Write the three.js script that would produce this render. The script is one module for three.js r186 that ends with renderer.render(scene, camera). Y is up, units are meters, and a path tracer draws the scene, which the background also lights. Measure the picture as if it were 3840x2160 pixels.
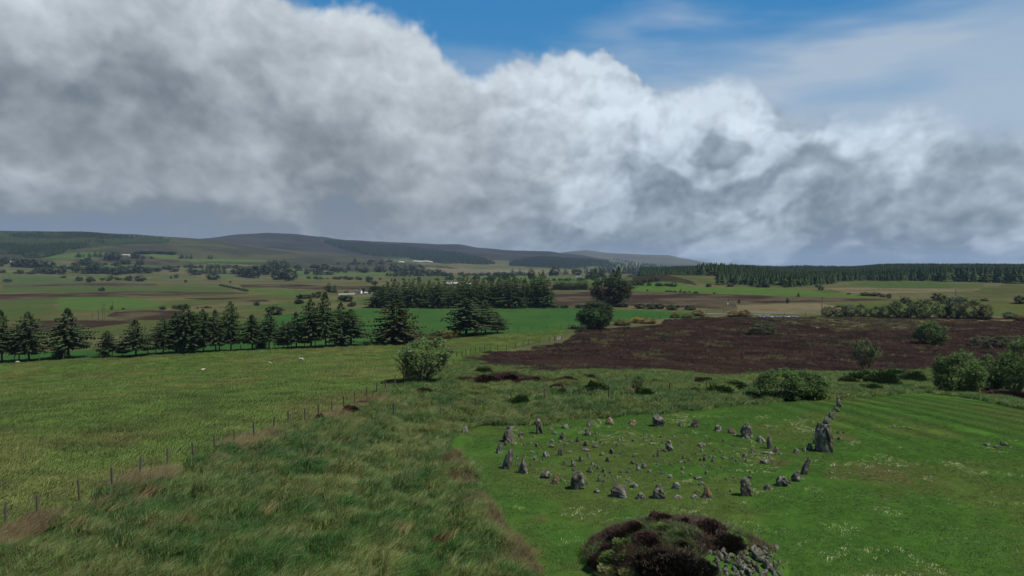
import * as THREE from 'three';
import { MarchingCubes } from 'three/addons/objects/MarchingCubes.js';
import { mergeGeometries, mergeVertices, toCreasedNormals } from 'three/addons/utils/BufferGeometryUtils.js';

// ---------------------------------------------------------------- view, sky, sun, exposure
const scene = new THREE.Scene();
const camera = new THREE.PerspectiveCamera(45.19, 16 / 9, 0.5, 30000);
camera.position.set(0, 12, 0);                     // hovering twelve metres above the lawn
camera.rotation.x = -0.0316;
const renderer = new THREE.WebGLRenderer({ antialias: true });
renderer.toneMapping = THREE.LinearToneMapping;
renderer.toneMappingExposure = 1.25;
renderer.shadowMap.enabled = true;

const sun = new THREE.DirectionalLight(new THREE.Color(1, 0.95, 0.85), 4.7);
sun.position.set(0.50 * 600, 0.85 * 600, 0.16 * 600 - 80);
sun.target.position.set(0, 0, -80);
sun.castShadow = true;
sun.shadow.mapSize.set(4096, 4096);
Object.assign(sun.shadow.camera, { left: -320, right: 320, top: 320, bottom: -320, near: 10, far: 1500 });
scene.add(sun, sun.target);

// ---------------------------------------------------------------- survey data, metres (x east, z south of the viewpoint)
const PROFILE = [[0,12],[40,12],[58,12.05],[80,13.3],[105,16.0],[150,20.4],[185,21.9],[230,22.9],[360,23.6],[600,25.0],[1000,26],[1600,26.2],[2600,25],[12000,24]];
const BUMPS = [[13.4,740,62,70,12.5],[15.5,620,190,90,3.0],[22,1420,520,330,9.0],[33,1400,330,330,7.0],[29.5,830,150,60,6.0],[37,560,120,110,8.0],[-20,520,260,140,1.6],[-8,900,300,160,2.0]];
const MOUND = [6.95,-27.9,4.1,3.6,1.2];
const HILLS = [{"R":3200,"D0":1250,"p":1.35,"sky":[[-47.31,2.208],[-41.73,2.348],[-36.44,2.355],[-31.92,2.428],[-28.64,2.28],[-26.21,2.153],[-23.68,2.057],[-19.5,1.454],[-13.42,0.879],[-7.03,0.306],[-2.65,-0.11],[3.97,-0.704],[49.91,-1.45]]},{"R":4700,"D0":2300,"p":1.25,"sky":[[-47.33,1.388],[-31.94,1.552],[-26.92,1.826],[-23.68,2.137],[-21.42,2.459],[-19.48,2.573],[-17.5,2.54],[-15.48,2.376],[-13.42,2.121],[-9.18,1.957],[-5.93,1.819],[-4.4,1.823],[-2.64,1.519],[-0.44,1.344],[2.86,1.255],[4.4,1.055],[8.32,0.502],[10.9,0.043],[14.68,-0.256],[49.91,-1.45]]},{"R":7200,"D0":4300,"p":1.2,"sky":[[-47.37,-0.03],[-4.84,0.835],[0.66,0.904],[3.52,1.056],[5.06,1.229],[6.15,1.271],[8.32,1.069],[11.53,0.929],[12.59,0.882],[13.84,0.621],[15.7,0.276],[17.13,0.021],[18.73,-0.125],[49.89,-0.739]]}];
const RING_STONES = [[-3.4,-49.51,0.48,0.42,"w","low lichen spotted stone alone between the stone ring and the rough grass"],[-0.19,-46.79,0.76,1.1,"b","tall round-topped grey standing stone with a small stone at its foot"],[2,-49.21,0.52,1.02,"p","tall flat-topped dark pillar stone on the fence side of the ring"],[0.61,-48.29,0.49,0.34,"b","low grey rock between the round-topped stone and the flat-topped pillar"],[2.88,-50.28,0.52,0.25,"m","low yellowish mossy rock beside the flat-topped pillar"],[3.92,-50.67,0.64,0.35,"w","low whitish rock on the fence side of the ring"],[5.8,-51.47,0.65,0.55,"t","pale split stone with a pointed top in the ring"],[7.46,-52.11,0.78,0.55,"m","cone-shaped brown mossy stone with a pale tip in the ring"],[9.16,-52.06,0.82,0.43,"m","low mossy mound of rock with white patches in the ring"],[-0.84,-43.86,0.61,0.73,"t","pointed pale stone with an orange flank beside the tall leaning pillar"],[-0.39,-40.6,0.61,1.14,"l","tall leaning grey pillar stone with a dark shaded flank"],[0.7,-39.62,0.74,0.89,"t","broad triangular grey stone with a white pointed tip"],[1.89,-38.67,0.61,0.41,"s","block of grey stone with a flat pale top in the ring"],[2.37,-37.64,0.61,0.48,"m","squat stone with orange brown moss down one flank"],[3.51,-36.74,0.91,0.95,"b","big square rugged dark boulder in the stone ring"],[4.48,-36.17,0.36,0.25,"b","small round stone beside the big square boulder"],[5.58,-35.52,0.84,0.58,"s","wide dark slab stone lying on pale rocks"],[6.65,-37.07,0.48,0.28,"w","low white stone just inside the ring behind the wide dark slab"],[6.65,-35.26,0.45,0.33,"w","half white half grey stone beside the wide dark slab"],[11.01,-51.46,0.94,0.86,"b","large dome-shaped dark boulder on the fence side of the ring"],[12.59,-51.47,0.42,0.45,"t","small pale stone beside the dome-shaped boulder"],[13.64,-51.09,0.71,0.64,"b","hunched grey stone with a dark hollow in its face"],[15.02,-50.05,0.53,0.43,"w","small blocky whitish stone with a flat top in the ring"],[15.85,-49.25,0.74,0.43,"m","low brown mossy rock with two white knobs on top"],[16.57,-48.2,0.81,0.98,"p","upright block stone with one dark and one pale face"],[17.02,-46.8,0.59,0.44,"w","bluish grey slanting stone beside the slender post-like stone"],[17,-45.16,0.33,0.94,"p","slender post-like standing stone with a rounded head"],[17.06,-44.26,0.52,0.41,"t","jagged low stone at the foot of the slender post-like stone"],[18.26,-44.06,0.38,0.31,"w","small white stone on the way from the ring to the giant pillar"],[18.94,-44.47,0.31,0.33,"t","small pointed stone between the white stone and the giant pillar"],[19.53,-44.96,0.4,0.43,"b","small rugged stone beside the giant pillar"],[20.57,-46.28,0.46,0.51,"b","pale rock leaning against the giant pillar"],[21.39,-47.69,0.34,0.83,"p","narrow slab stone standing behind the giant pillar"],[20.3,-44.27,1,1.79,"p","giant blotched pillar stone at the end of the stone row"],[16.77,-39.39,0.44,0.99,"l","tall leaning pointed stone with a row of small rocks at its foot"],[16.45,-39.39,0.25,0.29,"p","small upright rock at the foot of the tall leaning pointed stone"],[15.83,-38.13,0.47,0.48,"b","pale round rock beside the tall leaning pointed stone"],[16.27,-38.43,0.29,0.15,"s","flat pale rock beside the round rock"],[14.68,-37.27,0.77,0.56,"b","wide humped grey boulder in the ring"],[15.29,-37.69,0.23,0.24,"t","small pointed rock beside the wide humped boulder"],[13.69,-36.71,0.39,0.35,"b","small dark and pale stone between the wide humped boulder and the big plain block"],[12.29,-35.67,0.7,1,"p","big plain grey block stone with a slanting top"],[13.43,-38.67,0.26,0.21,"b","small brown rock peeping out behind the big plain block"],[10.09,-35.34,0.65,0.55,"m","grey boulder with a ribbed orange flank"],[10.38,-36.79,0.16,0.2,"t","small knob of rock behind the orange flanked boulder"],[9.43,-35.29,0.44,0.2,"w","low white rock beside the orange flanked boulder"],[9.78,-36.12,0.29,0.2,"b","small brown rock behind the low white rock"],[10.38,-37.41,0.43,0.21,"w","white rock with a dark underside inside the ring"],[8.57,-35.34,0.48,0.18,"w","flat white stone lying on the lawn in the ring"],[8.84,-36.85,0.45,0.37,"w","stone with a white cap inside the ring"],[7.59,-35.26,0.75,0.72,"b","big round rough boulder with a knob on top"],[10.24,-44.53,0.44,0.72,"q","upright white-topped block stone in the middle of the circle"]];
const ROW_STONES = [[23.88,-51.98,0.38,0.41,"p"],[24.2,-52.71,0.35,0.38,"p"],[25.31,-54.64,0.3,0.34,"p"],[26.07,-55.85,0.24,0.31,"b"],[25.24,-54,0.2,0.2,"b"],[27.22,-57.5,0.28,0.22,"b"],[27.58,-58.58,0.28,0.25,"b"],[28.69,-60.08,0.26,0.23,"b"],[28.9,-60.84,0.29,0.6,"p"],[31.27,-65.19,0.2,0.24,"b"],[30.37,-63.79,0.25,0.32,"b"]];
const BANK_STONES = [[23.44,-49.29,0.31,0.21,"b"],[23.86,-49.42,0.25,0.15,"b"],[22.71,-47.49,0.41,0.21,"b"]];
const LAWN_STONES = [[31.84,-45.94,0.4,0.17,"s"],[32.12,-45.41,0.46,0.17,"s"],[33.09,-46.05,0.47,0.24,"s"],[32.94,-45.29,0.27,0.13,"s"],[20.3,-39.61,0.25,0.1,"s"],[21.67,-39.8,0.23,0.08,"s"],[24.8,-41.5,0.09,0.07,"s"],[19.46,-39.6,0.17,0.07,"s"],[18.51,-39.7,0.23,0.09,"s"]];
const TEETH_STONES = [[3.08,-49.12,0.37,0.25,"w"],[3.5,-47.59,0.47,0.5,"b"],[5.38,-48.78,0.54,0.42,"b"],[4.47,-46.9,0.29,0.35,"b"],[4.93,-45.85,0.45,0.32,"b"],[5.52,-45.49,0.43,0.23,"b"],[2.58,-45.38,0.43,0.23,"b"],[3.05,-43.47,0.29,0.51,"p"],[2.19,-43.07,0.54,0.32,"w"],[1.44,-42.41,0.29,0.27,"w"],[1.65,-45.55,0.25,0.27,"b"],[0.83,-45.91,0.19,0.22,"w"],[1.28,-46.28,0.17,0.17,"w"],[0,-46.02,0.17,0.17,"b"],[-0.41,-46.02,0.29,0.27,"b"],[1.51,-48.17,0.23,0.15,"b"],[1.78,-47.59,0.14,0.11,"t"],[2.72,-46.9,0.28,0.2,"w"],[4.1,-48.17,0.2,0.15,"t"],[4.02,-46.9,0.25,0.2,"b"],[3.65,-46.13,0.36,0.17,"b"],[5.74,-48.29,0.23,0.15,"t"],[5.83,-47.13,0.23,0.28,"b"],[7.36,-47.13,0.2,0.2,"w"],[8.29,-46.91,0.23,0.17,"b"],[9.14,-47.36,0.23,0.2,"b"],[9.69,-48.42,0.15,0.15,"b"],[8.89,-45.6,0.16,0.14,"t"],[7.02,-45.81,0.22,0.17,"b"],[6.39,-43.77,0.35,0.35,"b"],[6.92,-43.77,0.21,0.18,"b"],[5.68,-43.38,0.4,0.22,"b"],[6.49,-43,0.16,0.13,"b"],[4.85,-43.19,0.29,0.23,"w"],[4.25,-42.15,0.32,0.32,"b"],[3.67,-41.03,0.3,0.41,"p"],[3.15,-41.37,0.2,0.31,"p"],[3.05,-40.35,0.25,0.22,"t"],[3.59,-40.09,0.25,0.22,"b"],[3.7,-44.04,0.41,0.14,"s"],[4.82,-44.64,0.5,0.14,"s"],[1.28,-44.14,0.33,0.12,"s"],[0.79,-43.26,0.21,0.16,"b"],[0.31,-42.7,0.26,0.11,"t"],[1.91,-42.7,0.15,0.13,"b"],[2.92,-43.19,0.13,0.1,"b"],[3.27,-43,0.1,0.1,"w"],[5.87,-42.06,0.37,0.31,"b"],[4.57,-39.85,0.3,0.3,"b"],[5.37,-39.85,0.32,0.25,"b"],[5.69,-39.61,0.17,0.27,"p"],[4.84,-38.15,0.23,0.3,"p"],[5.33,-39.06,0.24,0.24,"t"],[5.46,-38.75,0.19,0.14,"b"],[5.14,-38,0.14,0.18,"p"],[4.88,-41.44,0.2,0.15,"w"],[5,-41.01,0.2,0.2,"w"],[5.11,-40.5,0.25,0.21,"b"],[7.29,-41.62,0.26,0.23,"b"],[7.42,-40.25,0.32,0.22,"w"],[7.85,-40.75,0.32,0.26,"b"],[6.73,-39.77,0.29,0.17,"b"],[6.28,-39.37,0.19,0.12,"b"],[7.99,-39.85,0.29,0.15,"b"],[7.53,-41.27,0.18,0.15,"b"],[2.64,-39.06,0.19,0.17,"b"],[4.19,-37.64,0.27,0.16,"t"],[1.35,-39.77,0.17,0.1,"b"],[2.37,-40.09,0.12,0.1,"t"],[0.35,-41.18,0.16,0.16,"b"],[1.12,-41.27,0.15,0.16,"b"],[5.7,-38.37,0.21,0.12,"b"],[6.55,-38.15,0.17,0.12,"w"],[5.26,-36.59,0.27,0.13,"t"],[9.24,-43.27,0.16,0.48,"p"],[8.96,-43.17,0.22,0.19,"b"],[10.67,-42.7,0.19,0.22,"b"],[10.99,-42.34,0.32,0.16,"b"],[11.88,-42.25,0.23,0.42,"p"],[11.65,-42.25,0.25,0.21,"b"],[12.43,-42.99,0.24,0.19,"t"],[12.58,-42.71,0.27,0.19,"b"],[12.34,-41.98,0.33,0.23,"b"],[13.22,-42.71,0.42,0.13,"s"],[13.4,-42.52,0.13,0.1,"b"],[13.76,-42.71,0.15,0.13,"b"],[14.52,-42.9,0.42,0.32,"t"],[14.4,-42.07,0.26,0.23,"t"],[13.76,-41.98,0.23,0.15,"b"],[13.79,-41.53,0.18,0.1,"w"],[11.84,-40.93,0.18,0.15,"b"],[12.23,-40.5,0.2,0.06,"s"],[12.73,-40.09,0.19,0.07,"s"],[11.2,-39.53,0.22,0.22,"b"],[10.26,-39.21,0.19,0.15,"w"],[10.06,-40.42,0.3,0.18,"b"],[9.86,-39.53,0.19,0.15,"w"],[8.97,-38.75,0.29,0.22,"w"],[8.81,-39.53,0.22,0.14,"b"],[10.54,-38.6,0.48,0.15,"s"],[12.57,-38.75,0.19,0.09,"b"],[7.95,-39.77,0.25,0.17,"b"],[8.73,-40.5,0.2,0.12,"t"],[8.03,-38.3,0.14,0.12,"b"],[8.56,-39.13,0.19,0.07,"s"],[12.68,-45.8,0.49,0.2,"s"],[14.45,-46.9,0.29,0.2,"b"],[13.63,-48.29,0.23,0.12,"w"],[11.38,-48.28,0.3,0.09,"s"],[12.23,-48.52,0.3,0.15,"w"],[10.71,-48.52,0.18,0.12,"t"],[9.69,-48.4,0.15,0.15,"b"],[9.11,-47.34,0.26,0.21,"w"],[9.59,-46.89,0.14,0.2,"p"],[9.45,-45.79,0.2,0.17,"t"],[10.17,-46.45,0.17,0.22,"p"],[9.88,-45.9,0.2,0.11,"b"],[8.9,-45.69,0.17,0.11,"b"],[12.31,-44.45,0.21,0.16,"w"],[11.93,-44.96,0.14,0.11,"t"],[13.14,-44.45,0.21,0.11,"b"],[8.91,-42.06,0.18,0.18,"t"],[8.81,-41.44,0.18,0.13,"w"],[7.87,-40.84,0.31,0.26,"b"],[7.55,-40.17,0.19,0.15,"t"],[10.34,-41.97,0.31,0.08,"s"],[10.91,-44.65,0.22,0.08,"s"],[9.33,-41.88,0.2,0.1,"w"],[9.6,-41.53,0.2,0.15,"b"],[8.89,-36.32,0.2,0.09,"b"],[11.03,-36.66,0.18,0.12,"b"],[15.36,-41.71,0.51,0.21,"s"],[15.85,-41.62,0.13,0.13,"t"],[16.41,-43.86,0.7,0.11,"s"],[17.14,-43.76,0.27,0.08,"s"],[15.83,-48.54,0.36,0.15,"s"],[11.66,-36.32,0.25,0.2,"w"],[11.14,-35.72,0.31,0.14,"t"],[3.25,-46.67,0.21,0.18,"w"],[5.09,-46.62,0.21,0.16,"b"],[3.86,-48.01,0.11,0.07,"b"],[6.02,-40.93,0.11,0.08,"s"],[5.87,-36.92,0.16,0.07,"b"],[11.48,-38.7,0.09,0.03,"b"],[8.63,-39.55,0.2,0.16,"b"],[6.34,-39.77,0.19,0.13,"b"],[15.57,-44.4,0.22,0.18,"b"],[13.5,-41.75,0.2,0.1,"b"],[5.49,-37.97,0.07,0.05,"b"],[12.43,-40.79,0.12,0.09,"b"],[1.08,-41.67,0.09,0.08,"b"],[13.47,-43.59,0.14,0.09,"s"],[3.57,-38.89,0.08,0.03,"b"],[2.54,-47.35,0.11,0.05,"s"],[5,-39.3,0.14,0.11,"b"],[1.98,-45.66,0.14,0.07,"s"],[10.82,-42.99,0.13,0.09,"b"],[3.4,-37.58,0.14,0.07,"b"],[4.94,-37.44,0.15,0.11,"b"],[15.61,-40.44,0.15,0.08,"b"],[8.71,-46.55,0.13,0.09,"b"],[15.15,-40.26,0.08,0.05,"b"],[12.05,-38.57,0.19,0.13,"s"],[11.89,-39.78,0.1,0.08,"b"],[12.03,-37.93,0.15,0.07,"t"],[2.43,-41.03,0.17,0.11,"b"],[12.94,-38.77,0.14,0.06,"s"],[11.21,-44.48,0.15,0.1,"t"],[12.54,-45.46,0.2,0.15,"w"],[6.97,-42.95,0.12,0.08,"w"],[6.4,-38.25,0.17,0.12,"b"],[10.32,-37.48,0.13,0.1,"b"],[6.03,-46.66,0.21,0.15,"b"],[3.87,-38.41,0.16,0.13,"b"],[11.71,-43.63,0.2,0.12,"b"],[14.59,-43.64,0.16,0.07,"b"],[14.26,-44.13,0.18,0.13,"w"],[2.27,-39.88,0.19,0.12,"s"],[12.02,-42.39,0.16,0.11,"b"],[8.53,-37.57,0.15,0.05,"s"],[11.77,-42.65,0.2,0.08,"b"],[1.9,-41.79,0.14,0.07,"w"],[3.47,-45.84,0.12,0.1,"b"],[2.94,-37.7,0.17,0.14,"w"],[11.75,-46.14,0.09,0.07,"b"],[5.88,-38.23,0.19,0.1,"b"],[11.58,-46.58,0.21,0.15,"b"],[4.85,-41.79,0.13,0.08,"b"],[15.12,-43.37,0.13,0.11,"b"],[4.36,-39.92,0.19,0.12,"b"],[2.99,-47.36,0.15,0.09,"b"],[2.29,-42.12,0.17,0.1,"b"],[4.84,-44.29,0.22,0.14,"s"],[16.17,-41.54,0.12,0.1,"b"],[5.23,-41.98,0.16,0.1,"b"],[11.12,-41.72,0.13,0.08,"t"],[6.1,-36.84,0.16,0.08,"b"],[13.76,-47.54,0.13,0.08,"s"],[0.33,-43.02,0.2,0.17,"b"],[9.31,-46.25,0.17,0.09,"b"],[8.26,-43.4,0.13,0.1,"t"],[8.48,-42.05,0.15,0.11,"b"],[14.08,-45.72,0.09,0.07,"s"],[15.37,-43.91,0.2,0.16,"s"],[1.91,-38.82,0.1,0.05,"b"],[7.99,-41.96,0.18,0.12,"w"],[11.44,-49.54,0.12,0.07,"t"],[16.28,-46.97,0.17,0.1,"t"],[9.42,-43.96,0.12,0.09,"b"],[7.68,-43.23,0.18,0.16,"s"],[7.91,-43.74,0.2,0.09,"w"],[9.96,-44.36,0.21,0.19,"w"],[11.44,-43.6,0.17,0.1,"b"],[11.49,-41.1,0.15,0.11,"w"],[9.91,-41.63,0.16,0.12,"t"],[5.05,-38.1,0.13,0.11,"b"],[5.79,-38.04,0.15,0.08,"t"],[4.5,-43.28,0.09,0.04,"b"],[5.14,-42.57,0.11,0.06,"w"],[5.65,-40.83,0.08,0.04,"t"],[7.24,-44.11,0.1,0.07,"b"],[3.51,-39.64,0.2,0.08,"t"],[15.02,-41.31,0.09,0.04,"s"],[6.99,-45.33,0.1,0.09,"w"],[7.31,-46.54,0.21,0.11,"t"],[7.04,-48.82,0.15,0.11,"b"],[4.08,-47.63,0.16,0.13,"t"],[15.97,-40.88,0.11,0.05,"b"],[9.35,-41.64,0.11,0.04,"s"],[6.01,-45.88,0.15,0.08,"t"],[4.51,-41.64,0.17,0.06,"s"],[13.23,-45.91,0.17,0.07,"b"],[9.43,-48.5,0.1,0.08,"b"],[13.42,-44.22,0.21,0.16,"w"],[0.61,-40.74,0.1,0.08,"b"],[5.73,-37.67,0.16,0.07,"b"],[7.68,-47.81,0.19,0.13,"w"],[4.77,-39.72,0.14,0.07,"w"],[14.13,-42.5,0.19,0.08,"b"],[15.31,-44.34,0.15,0.13,"b"],[2.57,-41.29,0.17,0.07,"b"],[0.11,-44.36,0.16,0.09,"b"],[7.93,-45.69,0.2,0.08,"s"],[11.9,-41.26,0.09,0.05,"b"],[15.05,-40.61,0.14,0.09,"b"],[12.06,-43.23,0.18,0.12,"b"],[5.84,-42.68,0.12,0.05,"t"],[13.89,-39.9,0.16,0.09,"b"],[1.76,-41.89,0.13,0.09,"w"],[5.99,-48.98,0.25,0.16,"b"],[6.97,-40.58,0.18,0.14,"b"],[11.48,-39.03,0.13,0.1,"s"],[15.45,-43.43,0.12,0.08,"b"],[11.63,-41.46,0.12,0.07,"b"],[14.14,-39.94,0.12,0.1,"b"],[14.84,-45.82,0.2,0.13,"s"],[11.47,-38.43,0.17,0.06,"b"],[7.45,-45.82,0.2,0.11,"b"],[5.73,-39.27,0.09,0.06,"b"],[7.46,-40.75,0.18,0.12,"b"],[12.94,-38.26,0.17,0.1,"b"],[15.15,-44,0.12,0.07,"b"],[10.61,-38.31,0.09,0.08,"b"],[4.81,-42.83,0.18,0.11,"s"],[9.52,-44.6,0.13,0.11,"s"],[5.51,-43.91,0.09,0.07,"b"],[-0.02,-43.67,0.17,0.07,"s"],[7.15,-45.25,0.09,0.07,"b"],[0.24,-41.62,0.13,0.06,"b"],[11.12,-45.85,0.16,0.13,"b"],[2.79,-38.34,0.17,0.12,"b"],[4.53,-45.32,0.11,0.09,"s"],[2.13,-39.13,0.11,0.09,"b"],[2.38,-41.67,0.15,0.06,"b"],[7.53,-41.85,0.15,0.1,"b"],[5.94,-47.5,0.17,0.11,"t"],[16.15,-42.99,0.21,0.15,"w"],[11.01,-41.39,0.13,0.12,"b"],[6.2,-47.09,0.13,0.05,"b"],[10.46,-48.1,0.22,0.19,"s"],[4.69,-37.11,0.1,0.08,"b"],[10.58,-41.86,0.21,0.11,"b"],[8.8,-48.15,0.12,0.08,"b"],[7.64,-36.7,0.13,0.08,"b"],[6.24,-46.19,0.2,0.13,"b"],[14.84,-45.27,0.14,0.06,"w"],[14.89,-46.14,0.23,0.11,"b"],[6.67,-37.72,0.18,0.08,"w"]];
const CAIRN_STONES = [[6.69,-26.3,0.22,0.19,"w"],[6.88,-26.35,0.22,0.15,"w"],[7.44,-26.48,0.26,0.22,"t"],[7.56,-26.22,0.26,0.15,"w"],[8.13,-26.31,0.4,0.22,"t"],[8.79,-26.46,0.33,0.2,"b"],[9.48,-26.8,0.58,0.34,"t"],[10.08,-27.33,0.31,0.23,"b"],[10.29,-27.1,0.3,0.19,"w"],[9.51,-26.37,0.55,0.33,"s"],[8.57,-25.69,0.58,0.33,"t"],[8.66,-25.55,0.32,0.22,"s"],[9.28,-25.71,0.29,0.36,"t"],[9.78,-26.02,0.47,0.33,"b"],[10.15,-26.33,0.26,0.22,"t"],[8.82,-25.39,0.46,0.25,"b"],[7.71,-25.29,0.21,0.21,"b"],[7.97,-25.44,0.25,0.22,"b"],[7.9,-25.91,0.33,0.22,"b"],[7.73,-25.57,0.18,0.15,"b"],[9.18,-25.93,0.22,0.18,"s"],[9.92,-26.48,0.3,0.22,"b"],[9.93,-25.85,0.29,0.22,"t"],[9.39,-25.51,0.32,0.22,"s"],[8.33,-25.27,0.32,0.14,"b"],[7.93,-25.2,0.28,0.14,"t"],[8.41,-26.17,0.25,0.14,"s"],[7.21,-26.25,0.18,0.11,"w"],[7.76,-26.15,0.18,0.14,"b"],[9.09,-26.51,0.22,0.14,"s"],[8.88,-26.22,0.3,0.18,"t"],[9.94,-26.98,0.31,0.21,"b"],[9.61,-25.17,0.17,0.11,"w"],[10.95,-28.98,0.25,0.21,"w"],[11.01,-28.69,0.33,0.19,"t"],[8.59,-24.66,0.22,0.18,"b"],[9.25,-26.99,0.17,0.13,"b"],[8.59,-24.79,0.28,0.2,"w"],[9.11,-25.43,0.17,0.11,"b"],[9.26,-25.07,0.26,0.17,"b"],[11.22,-29.01,0.3,0.17,"w"],[8.52,-25.89,0.17,0.13,"s"],[8.79,-26.27,0.16,0.1,"b"],[9.44,-25.23,0.14,0.11,"b"],[7.59,-25.48,0.16,0.11,"w"],[9.6,-25.82,0.19,0.12,"s"],[8.35,-25.16,0.13,0.1,"s"],[7.94,-26.22,0.25,0.15,"t"],[8.17,-25.83,0.28,0.23,"b"],[9.21,-26.17,0.15,0.1,"b"],[8.02,-24.61,0.21,0.14,"w"],[9.53,-24.76,0.15,0.08,"b"],[7.97,-25,0.14,0.07,"s"],[8.21,-26,0.25,0.15,"b"],[8.08,-24.78,0.17,0.12,"b"],[9.8,-25.37,0.22,0.15,"b"],[8.13,-25.18,0.23,0.14,"b"],[8.25,-24.74,0.22,0.16,"b"],[9.82,-27.22,0.18,0.13,"w"],[9.97,-26.31,0.21,0.14,"b"],[9.83,-25.96,0.16,0.09,"b"],[9.55,-25.38,0.23,0.18,"s"],[9.84,-25.27,0.23,0.16,"b"],[10.3,-26.59,0.16,0.1,"b"],[9.23,-25.35,0.14,0.09,"s"],[8.55,-25.38,0.2,0.14,"s"],[8.79,-25.12,0.24,0.18,"b"],[9.64,-27.15,0.27,0.16,"b"],[8.72,-25.94,0.21,0.13,"b"],[10.54,-26.9,0.24,0.16,"t"],[8.98,-25.8,0.17,0.14,"b"],[7.89,-25.31,0.28,0.18,"b"],[9.02,-25.57,0.29,0.17,"b"],[9.9,-25.93,0.22,0.16,"b"],[9.89,-27.06,0.16,0.13,"w"],[8.05,-24.85,0.16,0.12,"b"],[9.29,-26.52,0.19,0.15,"b"],[10.3,-26.71,0.19,0.12,"w"],[10.62,-26.7,0.15,0.08,"t"],[9.2,-24.79,0.19,0.13,"s"],[10.2,-26.05,0.24,0.18,"w"],[8.43,-25.72,0.15,0.09,"t"],[8.31,-25.49,0.27,0.14,"b"],[8.16,-26.1,0.28,0.21,"b"],[7.76,-25.74,0.27,0.2,"b"],[9.63,-25.54,0.17,0.1,"t"],[8.4,-25,0.15,0.1,"w"],[8.42,-24.62,0.25,0.16,"w"],[9.09,-25.17,0.17,0.11,"w"],[8.96,-26.04,0.28,0.2,"s"],[9.39,-25.63,0.22,0.13,"b"],[7.45,-25.11,0.21,0.17,"b"]];
const CAIRN_HEATHER = [[3.32,-26.77,0.66,0.66,"h"],[3.84,-27.19,0.67,0.52,"h"],[4.39,-27.88,0.84,0.65,"h"],[5.06,-28.22,1,0.65,"h"],[6.31,-29.16,1.11,0.6,"h"],[7.17,-28.71,0.9,0.43,"h"],[8.05,-27.66,1.24,0.72,"h"],[8.4,-26.73,1.31,0.69,"d"],[5.57,-26.97,1.21,0.55,"h"],[6.04,-25.05,2.19,1.03,"d"],[5.32,-25.74,1.19,0.77,"d"],[6.9,-25.06,1.16,0.75,"d"],[6.67,-26.53,0.87,0.25,"h"],[4.43,-27.2,0.89,0.41,"g"],[3.89,-26.55,0.94,0.47,"g"],[4.51,-26.32,0.93,0.47,"g"],[6.21,-28.05,1.07,0.34,"g"],[6.78,-27.26,0.97,0.37,"g"],[7.38,-27.13,0.74,0.37,"g"],[3.8,-25.88,1.13,0.42,"o"],[4.45,-25.55,0.84,0.42,"o"],[3.51,-25.28,1.04,0.41,"o"]];
const FENCE_PASTURE = [[-23.36,-29.81],[-23.06,-31.17],[-22.64,-32.67],[-21.96,-34.78],[-21.41,-36.72],[-20.96,-38.66],[-20.37,-40.58],[-19.67,-42.43],[-19.07,-44.08],[-18.53,-45.86],[-17.88,-47.69],[-17.2,-49.54],[-16.63,-51.16],[-15.9,-52.89],[-15.26,-54.3],[-14.61,-55.8],[-14.16,-57.92],[-13.82,-60.39],[-13.28,-62.83],[-13.09,-66.65],[-12.85,-69.99],[-12.6,-73.95],[-12.3,-78.03],[-12.22,-84.37],[-12.04,-92.36],[-12.86,-111.47]];
const FENCE_PASTURE_FAR = [[-12.56,-156.71],[-11.39,-156.66],[-10.73,-161.06],[-9.88,-164.96],[-8.9,-167.57],[-7.87,-169.66],[-6.79,-171.5],[-5.45,-172.81],[-3.62,-174.94],[-1.4,-177.21],[0.89,-182.16],[3.01,-187.23],[4.57,-192.51],[7.84,-196.85],[10.91,-201.4],[12.71,-206.56]];
const FENCE_INNER = [[-9.38,-54.51],[-5.67,-54.8],[-3.03,-57.22],[-0.05,-59.94],[2.92,-61.87],[6.18,-63.38],[9.04,-64.28],[11.92,-65.91],[15.53,-67.9],[19.64,-69.6],[25.1,-71.51],[36.46,-87.04],[49.6,-102.76],[72.95,-133.78],[77.51,-135.92],[84.53,-139.46]];
const FENCE_WINDBREAK = [[-119.11,-156.7],[-115.16,-159.57],[-110.38,-160.95],[-105.62,-162.41],[-101,-164.31],[-96.61,-166.66],[-92.42,-169.39],[-89.56,-173.39],[-85.09,-175.36],[-80.38,-177.02],[-75.56,-178.37],[-70.74,-179.7],[-67.35,-182.66],[-64.17,-186.52],[-60.61,-189.75],[-55.72,-190.78],[-50.83,-191.82],[-46.33,-193.94],[-42.06,-196.44],[-39.56,-200.64],[-35.34,-202.91],[-32.56,-207.07],[-29.79,-211.23],[-27.01,-215.39],[-24.24,-219.55],[-21.46,-223.7],[-18.68,-227.86],[-15.16,-230.81],[-10.21,-231.44],[-5.36,-232.68]];
const FENCE_GREEN = [[-1.12,-236.71],[2.19,-241.72],[6.88,-244.88],[12.39,-247.18],[17.63,-250.11],[20.88,-254.98]];
const FENCE_ROADSIDE = [[56.75,-293.85],[63.72,-297.51]];
const FENCE_HEATHER = [[91.63,-325.53],[100.41,-327.49],[103.98,-320.76],[106.32,-312.07],[112.06,-307.48],[121.03,-306.77],[130,-306]];
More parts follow.
